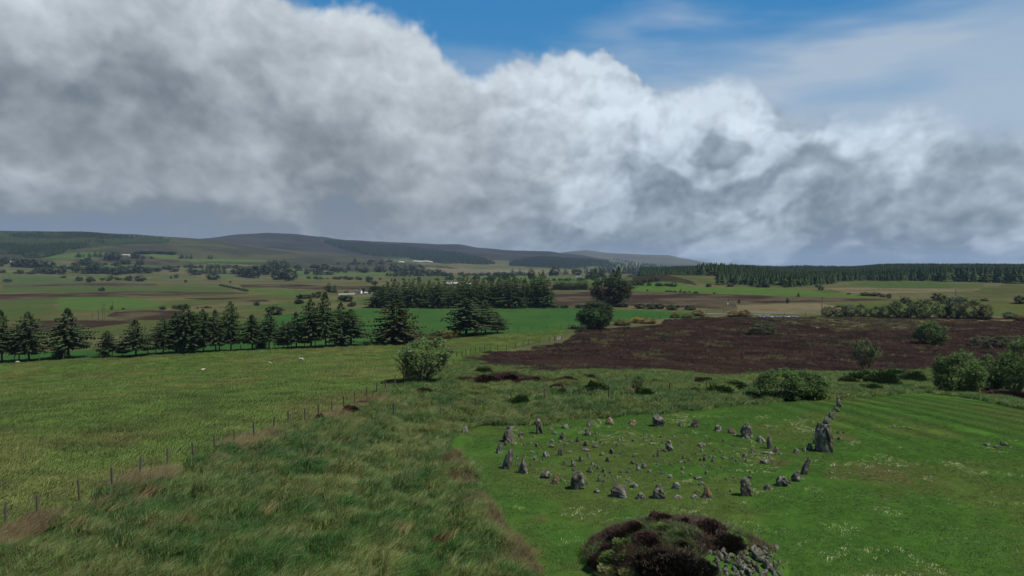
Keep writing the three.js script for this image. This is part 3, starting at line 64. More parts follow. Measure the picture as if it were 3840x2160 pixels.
const PATCHES = [["moorA",[-1700,-904,-1629,-1012,-1486,-1068,-1309,-1082,-1497,-1417,-1204,-1304,-1113,-1381,-1085,-1550,-1023,-1693,-756,-1466,-764,-1764,-649,-1825,-483,-1718,-359,-1710,-283,-2016,-487,-3466,-719,-3425,-948,-3369,-1172,-3298,-1392,-3211,-1604,-3111,-1810,-2996,-2008,-2867,-2196,-2725,-2374,-2572,-2542,-2406,-2698,-2230,-2842,-2043,-2973,-1847,-3090,-1643]],["moorB",[-2369,-2453,-2201,-2597,-1986,-2677,-1752,-2712,-1714,-3074,-1413,-2971,-1217,-3055,-1046,-3218,-852,-3346,-585,-3136,-407,-3383,-187,-3414,33,-3298,244,-3259,487,-3465,779,-5546,418,-5584,56,-5600,-307,-5592,-669,-5560,-1027,-5505,-1382,-5427,-1730,-5326,-2072,-5203,-2405,-5057,-2727,-4891,-3038,-4704,-3337,-4497,-3621,-4272,-3890,-4028]],["moorC",[-938,-5319,-697,-5346,-446,-5254,-203,-5094,28,-5582,259,-5193,492,-5175,745,-5304,1004,-5379,1144,-4901,1461,-5194,1699,-5142,1856,-4871,2053,-4737,2432,-4986,3507,-7190,3181,-7340,2848,-7476,2510,-7596,2167,-7701,1819,-7790,1468,-7864,1113,-7922,757,-7964,399,-7990,40,-8000,-319,-7994,-677,-7971,-1034,-7933,-1389,-7878]],["forestfloor",[-1851,-2507,-1719,-2533,-1495,-2475,-1386,-2351,-1280,-2487,-1232,-2495,-1190,-2380,-1226,-2134,-1185,-1960,-1185,-1843,-1153,-1771,-1119,-1646,-1144,-1630,-1204,-1708,-1246,-1686]],["forestfloor",[-1036,-3816,-970,-3989,-654,-3881,-455,-3677,-162,-3301,-76,-3024,-276,-2945,-497,-3236,-642,-3234,-805,-3526]],["forestfloor",[-13,-2997,124,-3434,350,-3486,501,-3561,308,-2985,242,-2830,82,-2857]],["green2",[-1119,-1646,-1130,-1725,-1120,-1829,-1093,-1853,-1022,-1732,-1036,-1648]],["green2",[-999,-1864,-988,-1919,-944,-1945,-882,-1841,-905,-1789]],["green2",[-891,-1803,-812,-1909,-721,-2035,-697,-1967,-799,-1755]],["green2",[-563,-2997,-488,-3179,-452,-3061,-443,-2631,-482,-2628]],["green2",[296,-2912,452,-3395,621,-3640,597,-3409,420,-2983]],["tan",[-120,-2603,-4,-2708,236,-2666,433,-2783,346,-2332,143,-2451,-84,-1819]],["tan",[-299,-2157,-210,-2657,-20,-2626,-14,-1852,-169,-1806]],["peat",[-573,-2220,-427,-2328,-280,-2578,-170,-2387,-285,-2307,-432,-2176]],["peat",[-1074,-1631,-962,-1673,-861,-1774,-814,-1730,-883,-1620,-1009,-1589]],["green1",[-1023,-1549,-965,-1520,-855,-1613,-781,-1561,-848,-1474,-929,-1463]],["green2",[-522,-1673,-433,-1675,-306,-1735,-280,-1588,-400,-1549,-482,-1544]],["green2",[-456,-1474,-404,-1478,-358,-1387,-392,-1317]],["green1",[-253,-1500,-167,-1534,-13,-1724,-8,-1050,-89,-1125,-142,-1023,-191,-1131]],["green2",[-69,-1493,36,-1276,158,-1182,102,-686,73,-656,56,-962,12,-874,-49,-1050]],["green1",[-934,-1263,-871,-1267,-771,-1214,-697,-1140,-644,-1039,-710,-959]],["green2",[-597,-1392,-576,-1429,-544,-1363,-538,-1301]],["green1",[-798,-1280,-756,-1322,-659,-1191,-670,-1150,-740,-1211]],["peat",[-688,-929,-656,-1009,-614,-1067,-484,-938,-424,-823,-544,-877,-628,-849]],["green1",[-628,-849,-519,-856,-412,-800,-347,-786,-268,-665,-261,-635,-399,-644,-465,-628]],["peat",[-341,-867,-287,-901,-238,-824,-190,-782,-150,-795,-128,-670,-169,-653,-258,-739,-299,-761]],["green2",[-273,-710,-219,-672,-163,-563,-156,-513,-234,-630]],["peat",[-192,-487,-180,-486,-152,-437,-163,-431,-175,-444]],["green1",[-111,-490,-97,-497,-78,-399,-90,-399]],["green2",[-263,-670,-273,-710,-221,-633,-212,-590]],["peat",[-442,-597,-387,-634,-360,-650,-248,-616,-214,-561,-244,-523,-290,-531,-316,-517,-339,-513,-340,-459]],["peat",[-230,-482,-222,-489,-182,-493,-165,-444,-201,-459]],["green1",[-371,-441,-338,-456,-336,-507,-235,-354,-225.4,-304,-251.6,-298.8]],["green2",[-336,-510,-304,-522,-230,-445,-207,-415,-194,-378,-205,-360,-233,-354]],["peat",[-195.7,-340.9,-186,-354,-167.1,-351.8,-156.2,-333.9,-145.1,-292.1,-162.2,-292,-181.1,-308.4]],["peat",[-215.7,-256,-195.9,-264.2,-196.9,-286.7,-181.1,-289.3,-159.2,-289.5,-152.9,-279.5,-155.6,-251.3,-160.8,-240.1,-170.9,-230.4,-186.1,-220.9]],["green1",[-167,-385,-157,-402,-122,-419,-113,-391,-124.4,-366,-142.4,-356.7]],["vivid",[88.5,-318.4,79,-300.9,58.9,-293.2,41.1,-280.1,22.4,-251.9,18.9,-244.4,-1.8,-231.3,-15.7,-219,-28.2,-201.8,-45.3,-193.2,-65.4,-183.7,-82.2,-174.2,-98.4,-167.3,-107.5,-161.6,-113,-152,-139.7,-143.2,-162.9,-167.1,-130.8,-176.2,-114,-185.5,-99.5,-194.9,-101.1,-244.5,-110.2,-284.1,-106.7,-323.2,-88.9,-365.7,-73.9,-372.4,-2.9,-375.3,21.2,-374,35.8,-368.6,51,-358.9,70.5,-349.3,84.9,-331.9]],["peat",[32,-559,58,-552,94,-548,113,-519,143,-489,169,-447,151,-399,125.5,-372.7,109.1,-347.1,97,-362.1,68.7,-382.8,61.7,-392.9,52.3,-375.9,36.2,-373.1,21.5,-378.6]],["peat",[153,-463,156,-461,199,-415,217,-389,198,-388,172,-386,157,-391,131,-385,128,-386]],["knoll",[195,-1168,457,-2527,537,-2763,301,-1437,156,-692,161,-678,167,-640,163,-599,151,-630,139,-643,122,-636,108,-631]],["knoll",[127,-726,175,-690,232,-694,290,-852,150,-887]],["bright",[105,-618,121,-634,139,-642,150,-628,160,-579,174,-569,206,-545,170,-450,145,-496,132,-533,95,-555]],["bright",[188,-570,191,-564,216,-522,210,-453,217,-406,201,-420,158,-464,155,-469]],["tan",[246,-546,263,-486,308,-452,339,-458,299,-404,277,-426,228,-434,218,-454]],["green1",[306,-659,344,-695,369,-702,431,-695,453,-664,335,-486,290,-469,265,-490]],["olive2",[335,-486,567,-796,616,-832,708,-845,289,-345,264,-357,249,-382,285,-428]],["green3",[167,-372,203,-386,228,-377,260,-351,285,-340,240.9,-287.3,218.2,-294.3,205.2,-297.2,181.6,-300.4,159.6,-303,141.6,-304.9,166.7,-336.4]],["tan",[124,-383,130,-381,170,-378,165.7,-336.6,140.8,-313.7,110.4,-324.9,105.9,-326.7]],["road",[85.1,-332.6,93.1,-327.3,101.4,-324.1,119.9,-316.9,118.4,-312.9,100.1,-319.8,89.3,-322.6]],["pasture",[-24.2,-24.5,-23.4,-29.8,-22.8,-30.4,-22.2,-32,-21.7,-34.4,-21.1,-36.4,-20.9,-38.6,-19.6,-41.9,-18.3,-45.4,-17.4,-49.8,-16.1,-53.3,-14.5,-55.8,-13.7,-59.8,-13.2,-67.5,-12.7,-78.3,-12.1,-86.6,-10.6,-124.1,-10.8,-155.5,-1.4,-178,10.7,-212.2,18,-233.2,18.8,-243.3,-1.8,-230.3,-15.7,-218,-28,-201,-45.1,-192.3,-65.1,-183,-81.9,-173.5,-98,-166.7,-107.1,-161,-112.6,-151.5,-139.2,-142.7]],["mix",[84,-286.6,106.3,-299.2,134.6,-300,167.3,-291.6,215.6,-290.8,240.9,-287.3,202.4,-241.2,193.9,-261.4,162.9,-259.3,141.8,-243.7,126.3,-232.8,107.1,-238.5,98.8,-266.2]],["heath",[-10.4,-155.5,-3.7,-120.4,1.6,-114.2,3.8,-92.3,7.5,-97.8,12.1,-106.8,22.9,-103.3,28.1,-95.7,37.3,-107.3,56.7,-124.2,70.9,-132.7,84.7,-138.5,104,-139.9,143,-143.2,262.7,-263.7,200.1,-269.8,168.4,-268,149,-256.2,130.7,-240.8,111.9,-249.1,109.6,-289.7,103.7,-301,83.6,-302.1,64.9,-287.5,58.1,-267.6,35.5,-249.7,25.4,-242.3,21.9,-230.3,13.3,-195.9,5.3,-177.3,-2.8,-169.6]],["heath",[-4.3,-79.7,-2.5,-90.2,0.5,-92.1,3.6,-80.5,2.3,-75.9,-1,-78.1]],["heath",[3.6,-68.4,4.8,-73.8,6.9,-79.9,11.5,-84.3,8.9,-78.5,6.6,-75.4]],["heath",[58.3,-87.7,61.5,-87.8,65.7,-88.4,74.9,-88.9,57.7,-68.5,53,-71.2,51.1,-72.9]],["lawn",[1.1,-26.4,0.7,-28.2,-0.9,-33.3,-1.8,-36.5,-2.8,-40.1,-3.4,-44,-3.8,-47.4,-3.6,-50,-2.6,-51.6,0.4,-52.5,6.7,-54.7,11.6,-55.5,17.2,-58.1,26,-63.2,31.6,-66.5,47.8,-77.9,47.8,-71.3,46.6,-62.5,48.4,-50.3,20.8,-19.1,2.8,-19.1]]];
const PASTURE_EDGE = [-24.2,-24.5,-23.4,-29.8,-22.8,-30.4,-22.2,-32,-21.7,-34.4,-21.1,-36.4,-20.9,-38.6,-19.6,-41.9,-18.3,-45.4,-17.4,-49.8,-16.1,-53.3,-14.5,-55.8,-13.7,-59.8,-13.2,-67.5,-12.7,-78.3,-12.1,-86.6,-10.6,-124.1,-10.8,-155.5,-1.4,-178,10.7,-212.2,18,-233.2,18.8,-243.3,-1.8,-230.3,-15.7,-218,-28,-201,-45.1,-192.3,-65.1,-183,-81.9,-173.5,-98,-166.7,-107.1,-161,-112.6,-151.5,-139.2,-142.7];
const LAWN_EDGE = [1.1,-26.4,0.7,-28.2,-0.9,-33.3,-1.8,-36.5,-2.8,-40.1,-3.4,-44,-3.8,-47.4,-3.6,-50,-2.6,-51.6,0.4,-52.5,6.7,-54.7,11.6,-55.5,17.2,-58.1,26,-63.2,31.6,-66.5,47.8,-77.9,47.8,-71.3,46.6,-62.5,48.4,-50.3,20.8,-19.1,2.8,-19.1];
const HEATH_EDGE = [-10.4,-155.5,-3.7,-120.4,1.6,-114.2,3.8,-92.3,7.5,-97.8,12.1,-106.8,22.9,-103.3,28.1,-95.7,37.3,-107.3,56.7,-124.2,70.9,-132.7,84.7,-138.5,104,-139.9,143,-143.2,262.7,-263.7,200.1,-269.8,168.4,-268,149,-256.2,130.7,-240.8,111.9,-249.1,109.6,-289.7,103.7,-301,83.6,-302.1,64.9,-287.5,58.1,-267.6,35.5,-249.7,25.4,-242.3,21.9,-230.3,13.3,-195.9,5.3,-177.3,-2.8,-169.6];
const HILL_FORESTS = [[-1851,-2507,-1719,-2533,-1495,-2475,-1386,-2351,-1280,-2487,-1232,-2495,-1190,-2380,-1226,-2134,-1185,-1960,-1185,-1843,-1153,-1771,-1119,-1646,-1144,-1630,-1204,-1708,-1246,-1686],[-1036,-3816,-970,-3989,-654,-3881,-455,-3677,-162,-3301,-76,-3024,-276,-2945,-497,-3236,-642,-3234,-805,-3526],[-13,-2997,124,-3434,350,-3486,501,-3561,308,-2985,242,-2830,82,-2857]];
const VIVID_EDGE = [88.5,-318.4,79,-300.9,58.9,-293.2,41.1,-280.1,22.4,-251.9,18.9,-244.4,-1.8,-231.3,-15.7,-219,-28.2,-201.8,-45.3,-193.2,-65.4,-183.7,-82.2,-174.2,-98.4,-167.3,-107.5,-161.6,-113,-152,-139.7,-143.2,-162.9,-167.1,-130.8,-176.2,-114,-185.5,-99.5,-194.9,-101.1,-244.5,-110.2,-284.1,-106.7,-323.2,-88.9,-365.7,-73.9,-372.4,-2.9,-375.3,21.2,-374,35.8,-368.6,51,-358.9,70.5,-349.3,84.9,-331.9];
const WORN = [[-80.3,-128.1,7.4,6],[-37.9,-166.3,3.9,3.1],[-27.5,-47.2,1,0.8],[-21.6,-43.4,1.2,0.9],[-19.6,-51.5,0.5,0.4],[-23.9,-62.2,0.7,0.6],[-64.1,-162.5,5.7,4.5],[-16,-187.7,5.8,4.6],[-22.2,-37.5,0.3,0.3],[1.4,-32.4,0.8,0.7],[1,-28.6,0.5,0.4],[21.1,-39.8,3,2.4],[15.7,-42.2,1.7,1.4],[23.5,-48.3,1.1,0.9]];
const FOREST_BOX = [[14.51]];
const SKY_LUM = [[113,113,113,118,125,129,132,134,135,136,137,137,136,135,134,131,129,129,131,135,135],[108,108,108,114,124,130,135,138,140,141,142,142,142,141,139,136,133,134,136,141,141],[101,100,96,105,119,129,137,141,145,148,151,150,149,147,145,143,140,140,142,147,147],[93,93,88,95,109,120,130,137,143,148,152,152,151,149,146,144,142,144,148,156,157],[125,124,126,128,131,131,131,134,137,142,147,148,149,146,143,143,145,153,161,167,167],[150,151,156,156,158,155,152,150,148,151,153,154,155,152,147,147,149,158,167,171,171],[150,150,152,157,162,164,163,161,158,159,161,162,164,160,155,154,155,159,161,164,164],[155,155,153,155,160,164,167,165,163,167,171,170,169,166,162,162,160,165,172,168,167],[158,158,156,157,160,166,171,175,177,179,182,183,184,182,180,173,163,174,180,175,176],[158,158,162,164,167,174,180,184,188,188,189,193,197,194,188,183,177,179,180,176,176],[173,168,177,179,182,187,192,193,195,194,194,197,200,195,188,183,178,179,179,176,176],[191,192,193,190,188,193,198,197,197,195,194,194,194,189,184,181,179,179,177,175,175],[190,190,190,189,187,192,198,195,193,191,188,187,186,184,181,178,176,175,175,175,175],[190,190,190,189,188,191,195,192,190,186,182,181,181,178,175,175,175,175,175,175,175]];
const SKY_AZ = [-40,-36,-32,-28,-24,-20,-16,-12,-8,-4,0,4,8,12,16,20,24,28,32,36,40];
const SKY_EL = [0,1,2,3,4.5,6,8,10,12,14,16,18,20,22];
const SKY_TOP = [[-41.88,21.33],[-36.06,21.66],[-24.05,21.44],[-18.44,20.61],[-16.67,19.98],[-14.87,19.93],[-12.72,20.21],[-10.54,19.91],[-7.7,19.21],[-6.26,18.11],[-5.52,16.68],[-4.16,15.97],[-2.38,15.31],[-1.08,16.09],[0.72,16.99],[2.02,16.68],[4.94,17.34],[6.55,16.71],[7.35,17.09],[8.8,16.27],[10.07,15.33],[10.64,14.35],[11.96,13.81],[15.05,14],[17.45,14.3],[18.63,14.09],[20.09,12.94],[21.81,11.87],[23.76,11.14],[27.48,10.58],[29.73,11.4],[32.38,10.35],[34.66,9.57],[36.3,9.63],[42.6,8.81]];
const SKY_DARK = [[-42.07,13.05],[-36.2,14.99],[-34.92,14.24],[-32.94,12.77],[-31.04,13.94],[-30.1,15.63],[-29.3,16.74],[-27.28,16.62],[-25.75,15.17],[-24.69,14.42],[-23.32,15.59],[-21.36,16.43],[-19.94,16.08],[-19.32,14.66],[-17.94,12.45],[-15.55,11.47],[-12.48,10.71],[-9.33,10.45],[-6.13,8.7]];
const HEDGEROWS = [[-943.3,-1282.3,9.74,5.45],[-919.7,-1281.9,6.22,2.73],[-905.3,-1274.2,10.54,7.1],[-906.2,-1280.6,6.36,2.93],[-895.7,-1277.6,4.65,3.25],[-883.3,-1271.2,9.29,5.53],[-882.4,-1278.3,6.42,3.15],[-962.9,-1518.2,6.07,3.21],[-950.4,-1517.5,11.9,7.23],[-944.4,-1521.6,7.91,5.53],[-941.6,-1531.1,6.66,4.03],[-935.2,-1532.3,7.85,3.7],[-922.5,-1534,7.7,3.64],[-918.5,-1537.1,10.14,6.66],[-907.9,-1544.7,10.48,4.48],[-895.8,-1552.3,6.32,3.3],[-891.6,-1561.2,12.26,7.31],[-875.4,-1530.3,7.92,4.47],[-863.4,-1524.4,6.51,3.88],[-835.8,-1514,9.27,3.81],[-819.5,-1501.8,8.45,3.61],[-808.1,-1503.4,10.17,4.88],[-793.7,-1495,8.73,4.96],[-786.6,-1488.1,10.39,5.89],[-770.4,-1481.4,12.52,5.2],[-759.7,-1475.7,7.78,4.11],[-747.5,-1467.7,10.27,6.65],[-755.2,-1567.8,7.46,4.61],[-741.7,-1574.6,9.59,6.26],[-731.9,-1579.9,13.22,7.91],[-721.5,-1577.1,11.39,4.89],[-711.3,-1583.4,10.03,7.03],[-692.7,-1587.6,11.34,7.72],[-688.3,-1591,9.16,6.7],[-680.6,-1602.7,12.02,7.62],[-667.6,-1607.2,11.6,6.65],[-666.3,-1625.5,10.48,7.71],[-659.2,-1631.1,6.21,4.5],[-653,-1637.9,12.64,8.01],[-641.9,-1650.3,9.92,4.87],[-640.9,-1655.4,6.95,3.54],[-627.3,-1670,9,4.52],[-620.9,-1671.3,7,3.46],[-605.5,-1680.1,9.78,5.77],[-695.6,-1141.3,9.59,6.84],[-685.1,-1134.2,5.57,3.62],[-682.7,-1153.2,4.18,2.35],[-672.6,-1151.4,5.01,2.98],[-674.5,-1159.5,6.68,3.73],[-667.9,-1173.1,7.05,4.74],[-665.5,-1177.7,4.85,3.63],[-657.1,-1179.2,8.27,4.82],[-657.9,-1678.1,6.27,3.4],[-640.1,-1696.9,8.1,4.64],[-623.3,-1718.8,6.77,4.82],[-615.5,-1725.1,12.44,8.85],[-599.9,-1724.7,6.63,4.6],[-595.3,-1733.4,8.29,4.83],[-567.3,-1741.1,14.22,9.59],[-545.9,-1748.5,10.57,5.33],[-540.7,-1753.8,14.54,10.57],[-516.2,-1663.2,8.33,5.98],[-508.6,-1669,8.94,4.11],[-496,-1670.9,9.16,4.99],[-482.3,-1658.9,12.3,5.05],[-477.6,-1662.5,7.63,5.06],[-466.7,-1668.1,12.11,5.67],[-423.3,-1662.6,8.91,4.44],[-414.3,-1651,7.36,5.33],[-398.4,-1655.2,11.32,5.71],[-384.7,-1309.9,8.06,5.14],[-361.6,-1273.1,7.41,5.38],[-352.8,-1266.4,9.63,4.51],[-344.2,-1257.9,4.65,2.4],[-332.3,-1245.4,4.61,2.42],[-311.9,-1221.9,10.03,4.78],[-304.8,-1215.9,7.96,3.98],[-293.5,-1220.6,8.79,6.08],[-278.9,-1197.7,8.79,4.33],[-261.7,-1173.2,8.14,4.86],[-260.1,-1183.5,4.71,2.84],[-234.9,-1130.2,7.63,5.69],[-232.8,-1143.3,6.85,4.56],[-254.2,-1512.5,12.78,8.46],[-244.7,-1533.4,10,4.46],[-235,-1520.7,6.46,4.27],[-226.6,-1529.6,6.52,3.1],[-219.1,-1559.6,7.77,4.71],[-210.2,-1559.6,13.41,8.79],[-201.5,-1566.1,8.03,4.75],[-189.2,-1565.9,10.43,6.55],[-183.2,-1564.4,7.74,4.14],[-155.3,-1598.7,11.07,7.59],[-148.3,-1600.5,11.86,6.51],[-141.1,-1602.9,10.13,7.17],[-120.9,-1652.4,13.79,8.72],[-108,-1668.9,8.87,3.94],[-106.1,-1682.3,13.31,6.21],[-92.7,-1692.1,12.57,6.1],[-77.7,-1683.8,7.69,5.45],[-73.5,-1687.9,12.33,7.49],[-61.2,-1716.6,14.51,6.56],[-45.6,-1750.3,6.3,3.09],[-34.6,-1754,11.29,5.77],[-20.2,-1788.8,13.6,8.48],[-97.4,-1088,4.44,3.12],[-93.6,-1073.1,8.73,6.11],[-84.6,-1076.5,4.49,2.91],[-78.1,-1076.8,5.86,3.29],[-62.2,-1119.9,5.03,3.3],[-57.8,-1121.1,7.93,4.82],[-42.2,-1112.6,6.42,2.89],[-37.6,-1145.7,6.11,3.12],[-28.8,-1121.6,8.8,5.66],[-15.5,-1155.8,5.62,2.57],[-76.5,-1751.1,8.88,3.99],[-59.1,-1760.2,11,7.37],[-41,-1741.1,14.62,7.01],[-34.2,-1771.7,14.33,8.45],[-20.2,-1723.7,9.41,6.1],[-16.4,-1796.8,8.9,4.72],[-5.2,-1670,9.97,7.31],[10,-1564.1,10.41,7.04],[19.3,-1658.1,13.88,8.46],[27.9,-1495.4,9.08,6.81],[44.4,-1696.6,6.47,3.35],[49.9,-1639.1,8.02,3.91],[66.5,-1411.6,6.27,2.79],[76.4,-1375.7,11.08,7.27],[58.7,-965.3,5.33,3.83],[68.1,-975.2,6.63,3.14],[74.7,-974.4,4.65,2.48],[79,-969,8.04,4],[86.8,-976.2,4.3,1.82],[95.4,-975.4,7.96,4.26],[100.8,-978.4,4.39,2.52],[116.9,-988.1,6.77,3.27],[122.1,-987.1,5.04,2.73],[130.9,-988.7,5.42,3.24],[133.4,-982.3,4.76,2.15],[102.6,-718.5,4.38,2.12],[-527.2,-2098,9.05,4.8],[-495,-2128.5,9.88,5.33],[-487.1,-2137.9,17.4,7.76],[-478.3,-2169.7,9.47,7.07],[-464,-2168.6,8.48,6.33],[-453.2,-2191.2,12.76,9.24],[-446.1,-2192,9.48,6.15],[-436.8,-2225.2,9.18,5.05],[-425.4,-2250,16.8,10.99],[-929.3,-1415.8,7.93,4.08],[-918.7,-1418.6,10.87,6.9],[-909.4,-1411.3,11.44,4.86],[-902.4,-1414.7,8.43,5.91],[-888.2,-1412.2,6.85,3.68],[-872.1,-1411.6,6.68,3.82],[-862.7,-1415.6,7.43,4.39],[-856.3,-1414.6,12.03,5.93],[-847.4,-1415.7,7.74,4.11],[-842.5,-1419.8,11.05,5.08],[-831.8,-1413.7,11.36,6.2],[-184.6,-365,2.78,1.41],[-183.5,-364.8,1.64,0.72],[-177.8,-364.7,2.89,1.83],[-174.9,-366.1,1.87,1.03],[-172.9,-367.3,2.53,1.32],[-168.7,-370.7,1.35,0.68],[-166.8,-372.1,1.6,0.65],[-163.9,-371,2.1,1.22],[-161.8,-370.6,1.35,0.89],[103,-625.8,4.63,2.09],[105.6,-623,2.68,1.83],[109.7,-621,4.55,2.53],[111.9,-615.9,5.17,3.87],[116,-615.6,3.58,2.59],[120.8,-609.8,3.72,2.73],[127.1,-603.2,3.98,2.97],[130,-602.2,4.47,2.13],[134.5,-601.1,3.77,2.35],[136.6,-597.6,3.64,2.26],[139.1,-593.7,4.86,3.28]];

// ---------------------------------------------------------------- small helpers
const RAD = Math.PI / 180, { clamp, lerp, smoothstep } = THREE.MathUtils;
function rng(seed) { let s = seed >>> 0; return () => { s = (s + 0x6D2B79F5) >>> 0; let t = s; t = Math.imul(t ^ (t >>> 15), t | 1); t ^= t + Math.imul(t ^ (t >>> 7), t | 61); return ((t ^ (t >>> 14)) >>> 0) / 4294967296; }; }
function hash(i, j) { let h = Math.imul(i, 374761393) + Math.imul(j, 668265263); h = Math.imul(h ^ (h >>> 13), 1274126177); return ((h ^ (h >>> 16)) >>> 0) / 4294967296; }
function vn(x, y) {                                   // value noise, 0..1
  const i = Math.floor(x), j = Math.floor(y), fx = x - i, fy = y - j, u = fx * fx * (3 - 2 * fx), v = fy * fy * (3 - 2 * fy);
  const a = hash(i, j), b = hash(i + 1, j), c = hash(i, j + 1), d = hash(i + 1, j + 1);
  return a + (b - a) * u + (c - a) * v + (a - b - c + d) * u * v;
}
function fbm(x, y, n = 4) { let s = 0, a = 0.5, t = 0; for (let k = 0; k < n; k++) { s += a * vn(x, y); t += a; a *= 0.5; const q = x * 1.6 + y * 1.2 + 17.3; y = -x * 1.2 + y * 1.6 + 5.1; x = q; } return s / t; }
function n3(x, y, z) { return (vn(x + z * 0.71, y - z * 0.53) + vn(y + 31.7 + x * 0.37, z + 11.1) + vn(z * 1.1 + 7.7, x - 19.3 + y * 0.29)) / 3; }
function vn3(x, y, z) {                               // value noise in space, 0..1
  const k = Math.floor(z), f = z - k, w = f * f * (3 - 2 * f), o = k * 131.0, p = (k + 1) * 131.0;
  return lerp(vn(x + o, y - k * 57), vn(x + p, y - (k + 1) * 57), w);
}
function fbm3(x, y, z, n) { let s = 0, a = 0.5, t = 0; for (let k = 0; k < n; k++) { s += a * vn3(x, y, z); t += a; a *= 0.5; const q = x * 1.62 + y * 1.18 + 7.3, r = y * 1.62 - x * 1.18 + 3.1; x = q; y = r; z = z * 2.01 + 5.7; } return s / t; }
const taken = {};
function numbered(name) { const n = taken[name] = (taken[name] ?? -1) + 1; return n ? name + '_' + String(n).padStart(3, '0') : name; }
function tag(o, label, category, group) { o.userData.label = label; o.userData.category = category; if (group) o.userData.group = group; return o; }
function put(o, x, z, dy = 0, turn = 0) { o.position.set(x, heightAt(x, z) + dy, z); o.rotation.y = turn; scene.add(o); return o; }
function shade(o) { o.traverse((m) => { if (m.isMesh) { m.castShadow = true; m.receiveShadow = true; } }); return o; }
function mesh(name, geometry, material, parent) { const m = new THREE.Mesh(geometry, material); m.name = name; parent?.add(m); return m; }
function lin(r, g, b) { return [r, g, b].map((v) => { v /= 255; return v <= 0.04045 ? v / 12.92 : ((v + 0.055) / 1.055) ** 2.4; }); }
class Soup {                                          // collects triangles with colours and optional normals
  constructor() { this.p = []; this.n = []; this.c = []; }
  tri(a, b, c, col, n) {
    this.p.push(...a, ...b, ...c);
    if (!n) { const ux = b[0] - a[0], uy = b[1] - a[1], uz = b[2] - a[2], vx = c[0] - a[0], vy = c[1] - a[1], vz = c[2] - a[2]; n = [uy * vz - uz * vy, uz * vx - ux * vz, ux * vy - uy * vx]; const l = Math.hypot(...n) || 1; n = n.map((q) => q / l); }
    for (let k = 0; k < 3; k++) { this.n.push(...n); this.c.push(...col); }
  }
  quad(a, b, c, d, col, n) { this.tri(a, b, c, col, n); this.tri(a, c, d, col, n); }
  limb(a, b, ra, rb, col, sides = 5) {
    const A = new THREE.Vector3(...a), B = new THREE.Vector3(...b), w = B.clone().sub(A).normalize(), u = new THREE.Vector3(Math.abs(w.y) > 0.9 ? 1 : 0, Math.abs(w.y) > 0.9 ? 0 : 1, 0).cross(w).normalize(), v = w.clone().cross(u);
    const ring = (C, r) => Array.from({ length: sides }, (_, k) => { const t = k / sides * 2 * Math.PI; return C.clone().addScaledVector(u, Math.cos(t) * r).addScaledVector(v, Math.sin(t) * r).toArray(); });
    const p = ring(A, ra), q = ring(B, rb);
    for (let k = 0; k < sides; k++) { const l = (k + 1) % sides; this.quad(p[k], p[l], q[l], q[k], col); }
  }
  build() { const g = new THREE.BufferGeometry(); g.setAttribute('position', new THREE.Float32BufferAttribute(this.p, 3)); g.setAttribute('normal', new THREE.Float32BufferAttribute(this.n, 3)); g.setAttribute('color', new THREE.Float32BufferAttribute(this.c, 3)); return g; }
}

// ---------------------------------------------------------------- terrain
const slopes = PROFILE.map((p, i) => {
  if (!i || i === PROFILE.length - 1) return 0;
  const a = (p[1] - PROFILE[i - 1][1]) / (p[0] - PROFILE[i - 1][0]), b = (PROFILE[i + 1][1] - p[1]) / (PROFILE[i + 1][0] - p[0]);
  return a * b <= 0 ? 0 : 2 * a * b / (a + b);
});
function drop(d) {
  if (d >= PROFILE[PROFILE.length - 1][0]) return PROFILE[PROFILE.length - 1][1];
  let i = 0; while (d >= PROFILE[i + 1][0]) i++;
  const [x0, y0] = PROFILE[i], [x1, y1] = PROFILE[i + 1], h = x1 - x0, t = (d - x0) / h, t2 = t * t, t3 = t2 * t;
  return (2 * t3 - 3 * t2 + 1) * y0 + (t3 - 2 * t2 + t) * slopes[i] * h + (-2 * t3 + 3 * t2) * y1 + (t3 - t2) * slopes[i + 1] * h;
}
function along(pts, a) {
  if (a <= pts[0][0]) return pts[0][1];
  for (let i = 0; i < pts.length - 1; i++) if (a < pts[i + 1][0]) { let t = (a - pts[i][0]) / (pts[i + 1][0] - pts[i][0]); t = t * t * (3 - 2 * t) * 0.5 + t * 0.5; return pts[i][1] + (pts[i + 1][1] - pts[i][1]) * t; }
  return pts[pts.length - 1][1];
}
function heightAt(x, z) {
  const d = Math.hypot(x, z), az = Math.atan2(x, -z) / RAD;
  let y = 12 - drop(d);
  for (const [ba, bd, sa, sd, bh] of BUMPS) { const u = d * (az - ba) * RAD / sa, v = (d - bd) / sd, q = u * u + v * v; if (q < 12 && Math.abs(az) < 100) y += bh * Math.exp(-q / 2); }
  const q = ((x - MOUND[0]) / MOUND[2]) ** 2 + ((z - MOUND[1]) / MOUND[3]) ** 2;
  if (q < 1) y += MOUND[4] * (1 - q) ** 0.8;
  if (d > 1200) for (const h of HILLS) if (d > h.D0) {
    const ry = 12 + h.R * Math.tan(along(h.sky, az) * RAD), b = 12 - drop(h.D0);
    let yy;
    if (d <= h.R) { const t = (d - h.D0) / (h.R - h.D0); yy = b + (ry - b) * (0.5 * t * t * (3 - 2 * t) + 0.5 * t ** h.p); } else yy = ry - (d - h.R) * 0.10;
    if (yy > y) y = yy;
  }
  return y;
}
function boxed(flat) { let a = 1e9, b = -1e9, c = 1e9, d = -1e9; for (let i = 0; i < flat.length; i += 2) { a = Math.min(a, flat[i]); b = Math.max(b, flat[i]); c = Math.min(c, flat[i + 1]); d = Math.max(d, flat[i + 1]); } return { flat, a, b, c, d }; }
